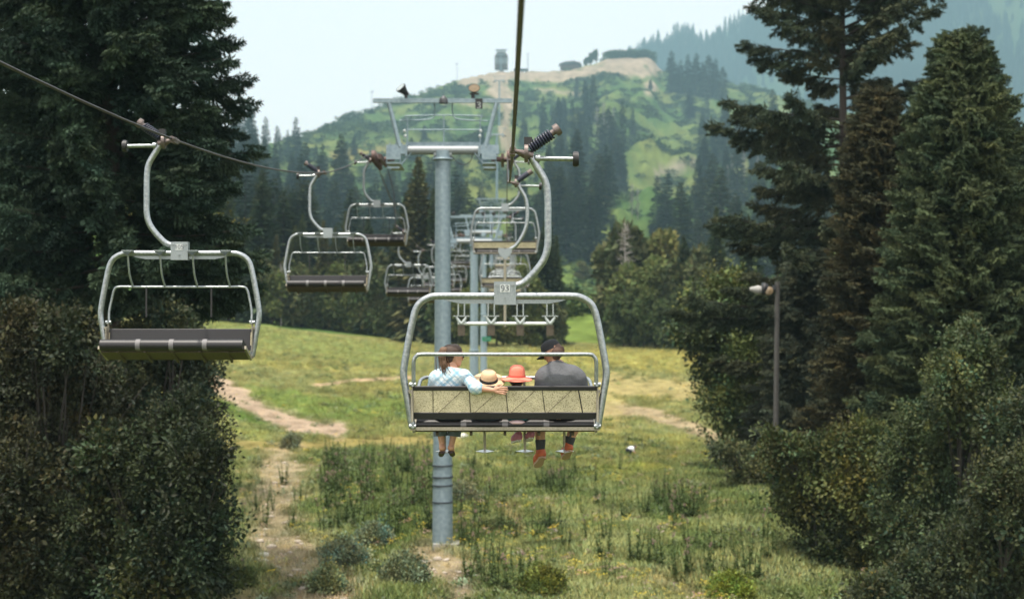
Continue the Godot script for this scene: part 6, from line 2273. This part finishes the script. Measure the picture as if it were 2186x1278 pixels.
func summit() -> void:
	# lift building on its post, on the crest
	var d := 692.0
	var k := d / F
	var p := foot(1070, d)
	var t := thing("summit_station", "boxy lift station on a post on top of the hill", "building", p)
	var w := Shape.new()
	var y0 := at(0, 146, d).y - p.y
	var y1 := at(0, 120, d).y - p.y
	var y2 := at(0, 111, d).y - p.y
	var hw := 14.0 * k
	extrude(w, PackedVector2Array([V(-hw, y0), V(hw, y0), V(hw, y1), V(hw * 0.55, y2), V(-hw * 0.55, y2), V(-hw, y1)]), Vector3.ZERO, 6.0)
	part("wall", w.mesh(), M.brown_wall, t)
	for i in 4:
		var wn := Shape.new()
		wn.box(Vector3(-hw * 0.7 + hw * 0.47 * i, lerpf(y0, y1, 0.6), 3.02), Vector3(hw * 0.3, (y1 - y0) * 0.45, 0.1))
		part("window", wn.mesh(), M.glass_grey, t)
	var c := Shape.new()
	c.box(Vector3(0, y0 * 0.5, 0), Vector3(10.0 * k, y0 + 2.0, 3.0))
	part("post", c.mesh(), M.concrete, t)
	var r := Shape.new()
	r.box(Vector3(0, at(0, 105, d).y - p.y, 0), Vector3(24.0 * k, 0.4, 2.0))
	r.box(Vector3(-1.4, at(0, 108, d).y - p.y, 0), Vector3(0.3, 1.6, 0.3))
	r.box(Vector3(1.4, at(0, 108, d).y - p.y, 0), Vector3(0.3, 1.6, 0.3))
	part("roof_frame", r.mesh(), M.galv, t)
	# shed
	d = 712.0
	p = foot(1217, d)
	var s := thing("shed", "long low brown shed on the crest right of the station", "building", p)
	w = Shape.new()
	w.box(Vector3(0, 1.1, 0), Vector3(9.5, 2.4, 5.0))
	part("wall", w.mesh(), M.brown_wall, s)
	r = Shape.new()
	extrude(r, PackedVector2Array([V(-5.6, 2.3), V(5.4, 2.6), V(2.0, 3.9), V(-2.5, 3.5)]), Vector3.ZERO, 6.5)
	part("roof", r.mesh(), M.roof, s)
	# a small open platform with a mast
	p = foot(1112, 704)
	var q := thing("lift_platform", "small dark lift platform beside the station on the crest", "platform", p)
	w = Shape.new()
	w.box(Vector3(0, 3.0, 0), Vector3(7.0, 0.9, 3.0))
	part("deck", w.mesh(), M.roof, q)
	for x in [-2.4, 0.8, 2.8]:
		var l := Shape.new()
		l.box(Vector3(x, 1.1, 0), Vector3(0.9, 3.0, 1.0))
		part("leg", l.mesh(), M.brown_wall, q)
	for e in [[1127, 112, 704.0, "mast beside the small platform on the crest", 0.22], [975, 133, 668.0, "thin pole on the ridge left of the summit", 0.12], [793, 193, 600.0, "thin pole on the ridge left of the nearest tower's frame", 0.12]]:
		var b := foot(e[0], e[2])
		var m := thing("pole", e[3], "pole", b, 0.0, "poles on the ridge")
		var hh: float = at(e[0], e[1], e[2]).y - b.y
		var sh := Shape.new()
		sh.tube([Vector3(0, -0.5, 0), Vector3(0, hh, 0)], [e[4], e[4] * 0.8], 6)
		part("shaft", sh.mesh(), M.galv, m)
		var cr := Shape.new()
		cr.box(Vector3(0, hh - 0.3, 0), Vector3(1.6, 0.16, 0.2))
		part("crossbar", cr.mesh(), M.galv, m)
	for e in [[1252, 128, 150], [1262, 120, 148], [1272, 115, 146], [1236, 132, 150]]:
		var b := foot(e[0], 716.0)
		plant(M.leafs[1], b, (e[2] - e[1]) * 0.0236 * 1.1, 0.42, "small tree on the crest beside the brown shed", "trees beside the shed")


func posts() -> void:
	# wooden lamp post
	var b := on_ground(1655, 1078, 40.0)
	var d := -b.z
	var top := at(1661, 601, d) - b
	var t := thing("lamp_post", "weathered wooden post with two lamps at its top, at the right edge of the meadow", "lamp post", b)
	var s := Shape.new()
	s.tube([Vector3(0, -0.4, 0), top * 0.5, top], [0.125, 0.11, 0.1], 10)
	part("post", s.mesh(), M.wood, t)
	var arm := Shape.new()
	arm.tube([top + Vector3(0, -0.28, 0), top + Vector3(-0.35, -0.26, 0.05)], [0.04], 8)
	arm.box(top + Vector3(-0.14, -0.22, 0.05), Vector3(0.12, 0.2, 0.14))
	part("bracket", arm.mesh(), M.dark_metal, t)
	var l1 := Shape.new()
	var tf := Transform3D(Basis(Vector3.BACK, 1.45), top + Vector3(-0.55, -0.3, 0.1))
	l1.lathe([Vector2(0.0, -0.16), Vector2(0.2, -0.14), Vector2(0.27, 0.0), Vector2(0.25, 0.1), Vector2(0.1, 0.14), Vector2(0.0, 0.14)], tf, 16)
	var lo := part("lamp", l1.mesh(), M.black, t)
	lo.set_meta("label", "round black lamp housing")
	var gl := Shape.new()
	gl.lathe([Vector2(0.0, 0.06), Vector2(0.1, 0.04), Vector2(0.18, 0.0)], Transform3D(Basis(Vector3.RIGHT, PI / 2 - 0.3), top + Vector3(-0.4, -0.36, 0.3)), 14)
	part("lamp_glass", gl.mesh(), M.lamp_tan, lo)
	var l2 := Shape.new()
	l2.lathe([Vector2(0.0, -0.2), Vector2(0.17, -0.2), Vector2(0.18, 0.0), Vector2(0.12, 0.16), Vector2(0.07, 0.3), Vector2(0.0, 0.32)], Transform3D(Basis(Vector3.BACK, 1.45), top + Vector3(-0.82, -0.33, 0.1)), 14)
	var l2o := part("lamp", l2.mesh(), M.concrete, t)
	l2o.set_meta("label", "pale bullet-shaped lamp pointing left")
	# leaning pole with a red tip
	b = on_ground(1436, 745, 100.0)
	d = -b.z
	top = at(1455, 632, d) - b
	t = thing("leaning_pole", "thin leaning wooden pole with a red tip in front of the round trees", "pole", b)
	s = Shape.new()
	s.tube([Vector3(0, -0.4, 0), top], [0.22, 0.17], 8)
	part("shaft", s.mesh(), worn(Color(0.2, 0.15, 0.08), Color(0.32, 0.25, 0.14), 0.9, 0.0), t)
	s = Shape.new()
	s.tube([top * 0.93, top * 1.02], [0.22, 0.22], 8)
	part("tip", s.mesh(), M.red_pad, t)
	stooping_person(on_ground(1348, 972, 40.0))


func ground_plants() -> void:
	# stones one can pick out
	var sm := []
	for k in 5:
		sm.append(stone_mesh(100 + k))
	var big := [[560, 1186, 30, 0.8, "white flat-topped stone on the dirt track, the larger pale pair's upper one"], [552, 1199, 42, 0.5, "long pale flat stone on the dirt track just below the white one"], [988, 934, 26, 0.9, "white boulder at the foot of the second tower"], [1176, 1095, 12, 0.9, "single white stone in the grass right of the nearest tower"], [905, 1198, 20, 0.6, "grey stone beside the nearest tower's footing"]]
	for e in big:
		var p := on_ground(e[0], e[1], 36.0)
		var w: float = e[2] * -p.z / F
		var o := part("stone" if used.get("stone", -1) < 0 else "stone_x", sm[rng.randi() % 5], M.stone_white, self)
		o.name = numbered("stone")
		o.transform = Transform3D(Basis(Vector3.UP, rng.randf_range(-0.3, 0.3)).scaled_local(Vector3(w, w * e[3], w)), p + Vector3(0, w * 0.08, 0))
		tag(o, e[4], "stone", "stones in the meadow")
	for k in 110:
		var px := 0.0
		var py := 0.0
		if k < 80:
			py = rng.randf_range(985.0, 1278.0)
			px = interp([985, 1060, 1150, 1230, 1278], [640, 590, 595, 640, 680], py) + rng.randfn(0, 48)
		else:
			px = rng.randf_range(880.0, 1050.0)
			py = rng.randf_range(1185.0, 1278.0)
		var p := on_ground(px, py, 36.0)
		var w := rng.randf_range(0.1, 0.32)
		var o := part("track_stone", sm[k % 5], M.stone, self)
		o.name = numbered("track_stone")
		o.transform = Transform3D(Basis(Vector3.UP, rng.randf() * TAU).scaled_local(Vector3(w, w * rng.randf_range(0.5, 0.9), w * rng.randf_range(0.7, 1.2))), p + Vector3(0, w * 0.1, 0))
		tag(o, "%s pale stone on the %s part of the dirt track%s" % ["small" if w < 0.2 else "larger", "upper" if py < 1080.0 else ("middle" if py < 1180.0 else "lowest"), ", left side" if px < 600.0 else ", right side"] if k < 80 else "small pale stone on the bare earth by the nearest tower's footing", "stone", "small stones on bare earth")
	# gravel
	var gx := []
	var gc := PackedColorArray()
	for k in 5000:
		var px := rng.randf_range(470.0, 1050.0)
		var py := rng.randf_range(975.0, 1290.0)
		var p := on_ground(px, py, 34.0)
		var c := meadow_color(p.x, -p.z, p.y)
		if c.r < c.g * 1.1:
			continue
		var w := rng.randf_range(0.03, 0.1)
		gx.append(Transform3D(Basis(Vector3.UP, rng.randf() * TAU).scaled_local(Vector3(w, w * 0.7, w)), p))
		gc.append(vary(Color(0.34, 0.28, 0.22), 0.25))
	var gm := foliage(0.95, 0.0)
	tag(copies("gravel", sm[0], gm, self, gx, gc), "gravel strewn over the dirt track", "gravel", "", "stuff")
	# grass
	for v in 3:
		var xs := []
		var cs := PackedColorArray()
		for k in 42000:
			var d := 35.0 * pow(190.0 / 35.0, pow(rng.randf(), 1.25))
			var px := rng.randf_range(340.0, 1900.0)
			var u := (px - CX) / F
			var x := u * d
			var h := ground_of(u, d, bearing(u))
			var c := meadow_color(x, d, h)
			if c.r > c.g * 1.12 and rng.randf() < 0.86:
				continue
			var q := nz.get_noise_2d(x * 9.0, d * 9.0)
			var sc := rng.randf_range(0.5, 1.0) * (1.0 + 0.7 * q) * (1.0 if d < 70.0 else 0.8 + (d - 70.0) * 0.004)
			if c.r > c.g * 1.12:
				sc *= 0.6
			xs.append(Transform3D(Basis(Vector3.UP, rng.randf() * TAU).scaled_local(Vector3(sc * 1.25, sc, sc * 1.25)), Vector3(x, h, -d)))
			cs.append(vary(Color(c.r * 1.32, c.g * 1.38, c.b * 1.38) if rng.randf() > 0.03 else Color(0.28, 0.23, 0.1) * rng.randf_range(0.7, 1.2), 0.3))
		tag(copies("meadow_grass" if v == 0 else "meadow_grass_%03d" % v, grass_tuft(200 + v), M.grass, self, xs, cs), "long summer grass covering the meadow", "grass", "", "stuff")
	# broad-leaved herbs and yellow flowers between the grass
	var hx := []
	var hc := PackedColorArray()
	var fx := []
	var fc := PackedColorArray()
	for k in 16000:
		var d := 35.0 * pow(150.0 / 35.0, pow(rng.randf(), 1.3))
		var u := (rng.randf_range(340.0, 1900.0) - CX) / F
		var x := u * d
		var q := nz2.get_noise_2d(x * 8.0 + 40.0, d * 5.0)
		var p := Vector3(x, ground_of(u, d, bearing(u)), -d)
		var gc2 := meadow_color(x, d, p.y)
		if gc2.r > gc2.g * 1.12 and rng.randf() < 0.9:
			continue
		if q > 0.02:
			var w := rng.randf_range(0.25, 0.75)
			hx.append(Transform3D(Basis(Vector3.UP, rng.randf() * TAU).scaled_local(Vector3(w, w * 0.7, w)), p + Vector3(0, w * 0.15, 0)))
			hc.append(vary([Color(0.13, 0.165, 0.075), Color(0.1, 0.14, 0.042), Color(0.16, 0.18, 0.1)][rng.randi() % 3], 0.25))
		elif q < -0.17 and rng.randf() < 0.4:
			var w := rng.randf_range(0.12, 0.3)
			fx.append(Transform3D(Basis(Vector3.UP, rng.randf() * TAU).scaled_local(Vector3(w, w * 0.5, w)), p + Vector3(0, rng.randf_range(0.25, 0.5), 0)))
			fc.append(vary([Color(0.5, 0.4, 0.06), Color(0.4, 0.36, 0.1), Color(0.36, 0.25, 0.2)][rng.randi() % 3], 0.2))
	tag(copies("meadow_herbs", leaf_clump(21, 30, 0.24), M.grass, self, hx, hc), "broad-leaved herbs growing through the meadow grass", "herbs", "", "stuff")
	tag(copies("meadow_flowers", leaf_clump(22, 12, 0.3), M.grass, self, fx, fc), "small yellow and pinkish flower heads in the meadow", "flowers", "", "stuff")
	# tall weeds
	var protos := []
	for k in 5:
		var o := Node3D.new()
		o.name = "tall_weed"
		o.set_meta("category", "weed")
		part("stalk", stalk_mesh(300 + k, k % 2 == 0), M.grass, o)
		protos.append(o)
	var spots := [[Rect2(690, 985, 240, 165), 100, "tall leafy weed in the thick patch left of the nearest tower"], [Rect2(478, 990, 46, 280), 16, "tall weed between the dark left bush and the dirt track"], [Rect2(968, 990, 150, 280), 44, "tall dark weed right of the nearest tower's column"], [Rect2(1120, 1000, 330, 270), 30, "weed stalk in the open grass below the riders' feet"], [Rect2(1450, 1080, 230, 190), 30, "weed stalk in the grass near the bushes on the right"], [Rect2(1390, 1075, 110, 40), 26, "dark weed in the low patch in the open grass on the right"], [Rect2(1150, 1020, 90, 40), 16, "dark weed in the patch below the man's shoes"], [Rect2(540, 1010, 110, 160), 8, "weed growing beside the stones of the dirt track"], [Rect2(820, 960, 110, 60), 18, "pinkish weed at the back of the thick patch left of the tower"]]
	for sp in spots:
		for k in sp[1]:
			var r: Rect2 = sp[0]
			var p := on_ground(rng.randf_range(r.position.x, r.end.x), rng.randf_range(r.position.y, r.end.y), 36.0)
			var tall := rng.randf_range(0.65, 1.5) * (1.2 if r.position.x == 690.0 else 1.0)
			dup(protos[rng.randi() % 5], p, rng.randf() * TAU, Vector3(tall * 1.05, tall, tall * 1.05), sp[2], "tall weeds in the meadow")
	# shrubs in the grass
	var shr := [[1160, 1272, 44, Color(0.12, 0.14, 0.03), "small bright green shrub at the bottom of the meadow, right of the tower"], [1562, 1286, 46, Color(0.15, 0.19, 0.03), "small yellow-green shrub at the bottom right of the meadow"], [740, 1215, 46, Color(0.17, 0.2, 0.12), "grey-green sage bush right of the dirt track"], [800, 1170, 36, Color(0.16, 0.19, 0.11), "grey-green sage bush below the thick weeds"], [860, 1250, 46, Color(0.15, 0.18, 0.1), "broad sage bush at the bottom left of the tower"], [990, 1080, 34, Color(0.18, 0.2, 0.12), "pale sage bush right beside the tower's column"], [700, 1262, 34, Color(0.14, 0.17, 0.085), "sage bush at the bottom edge beside the dirt track"], [505, 1262, 40, Color(0.075, 0.1, 0.035), "green shrub at the bottom edge between the dark bush and the track"], [620, 955, 18, Color(0.18, 0.2, 0.12), "pale grey-green bush in the orange grass"]]
	for e in shr:
		var p := on_ground(e[0], e[1], 34.0)
		var r: float = e[2] * -p.z / F
		var lb := []
		for k in 6:
			var a := TAU * k / 6.0
			lb.append([Vector3(cos(a) * r * 0.55, r * rng.randf_range(0.35, 0.7), sin(a) * r * 0.55), r * rng.randf_range(0.4, 0.55)])
		lb.append([Vector3(0, r * 0.9, 0), r * 0.5])
		hero_leafy("low_shrub", e[4], "shrub", p, lb, e[3], {"size": 0.34, "mesh": M.clump_fine, "dense": 9.0, "stems": 4, "girth": 0.03})
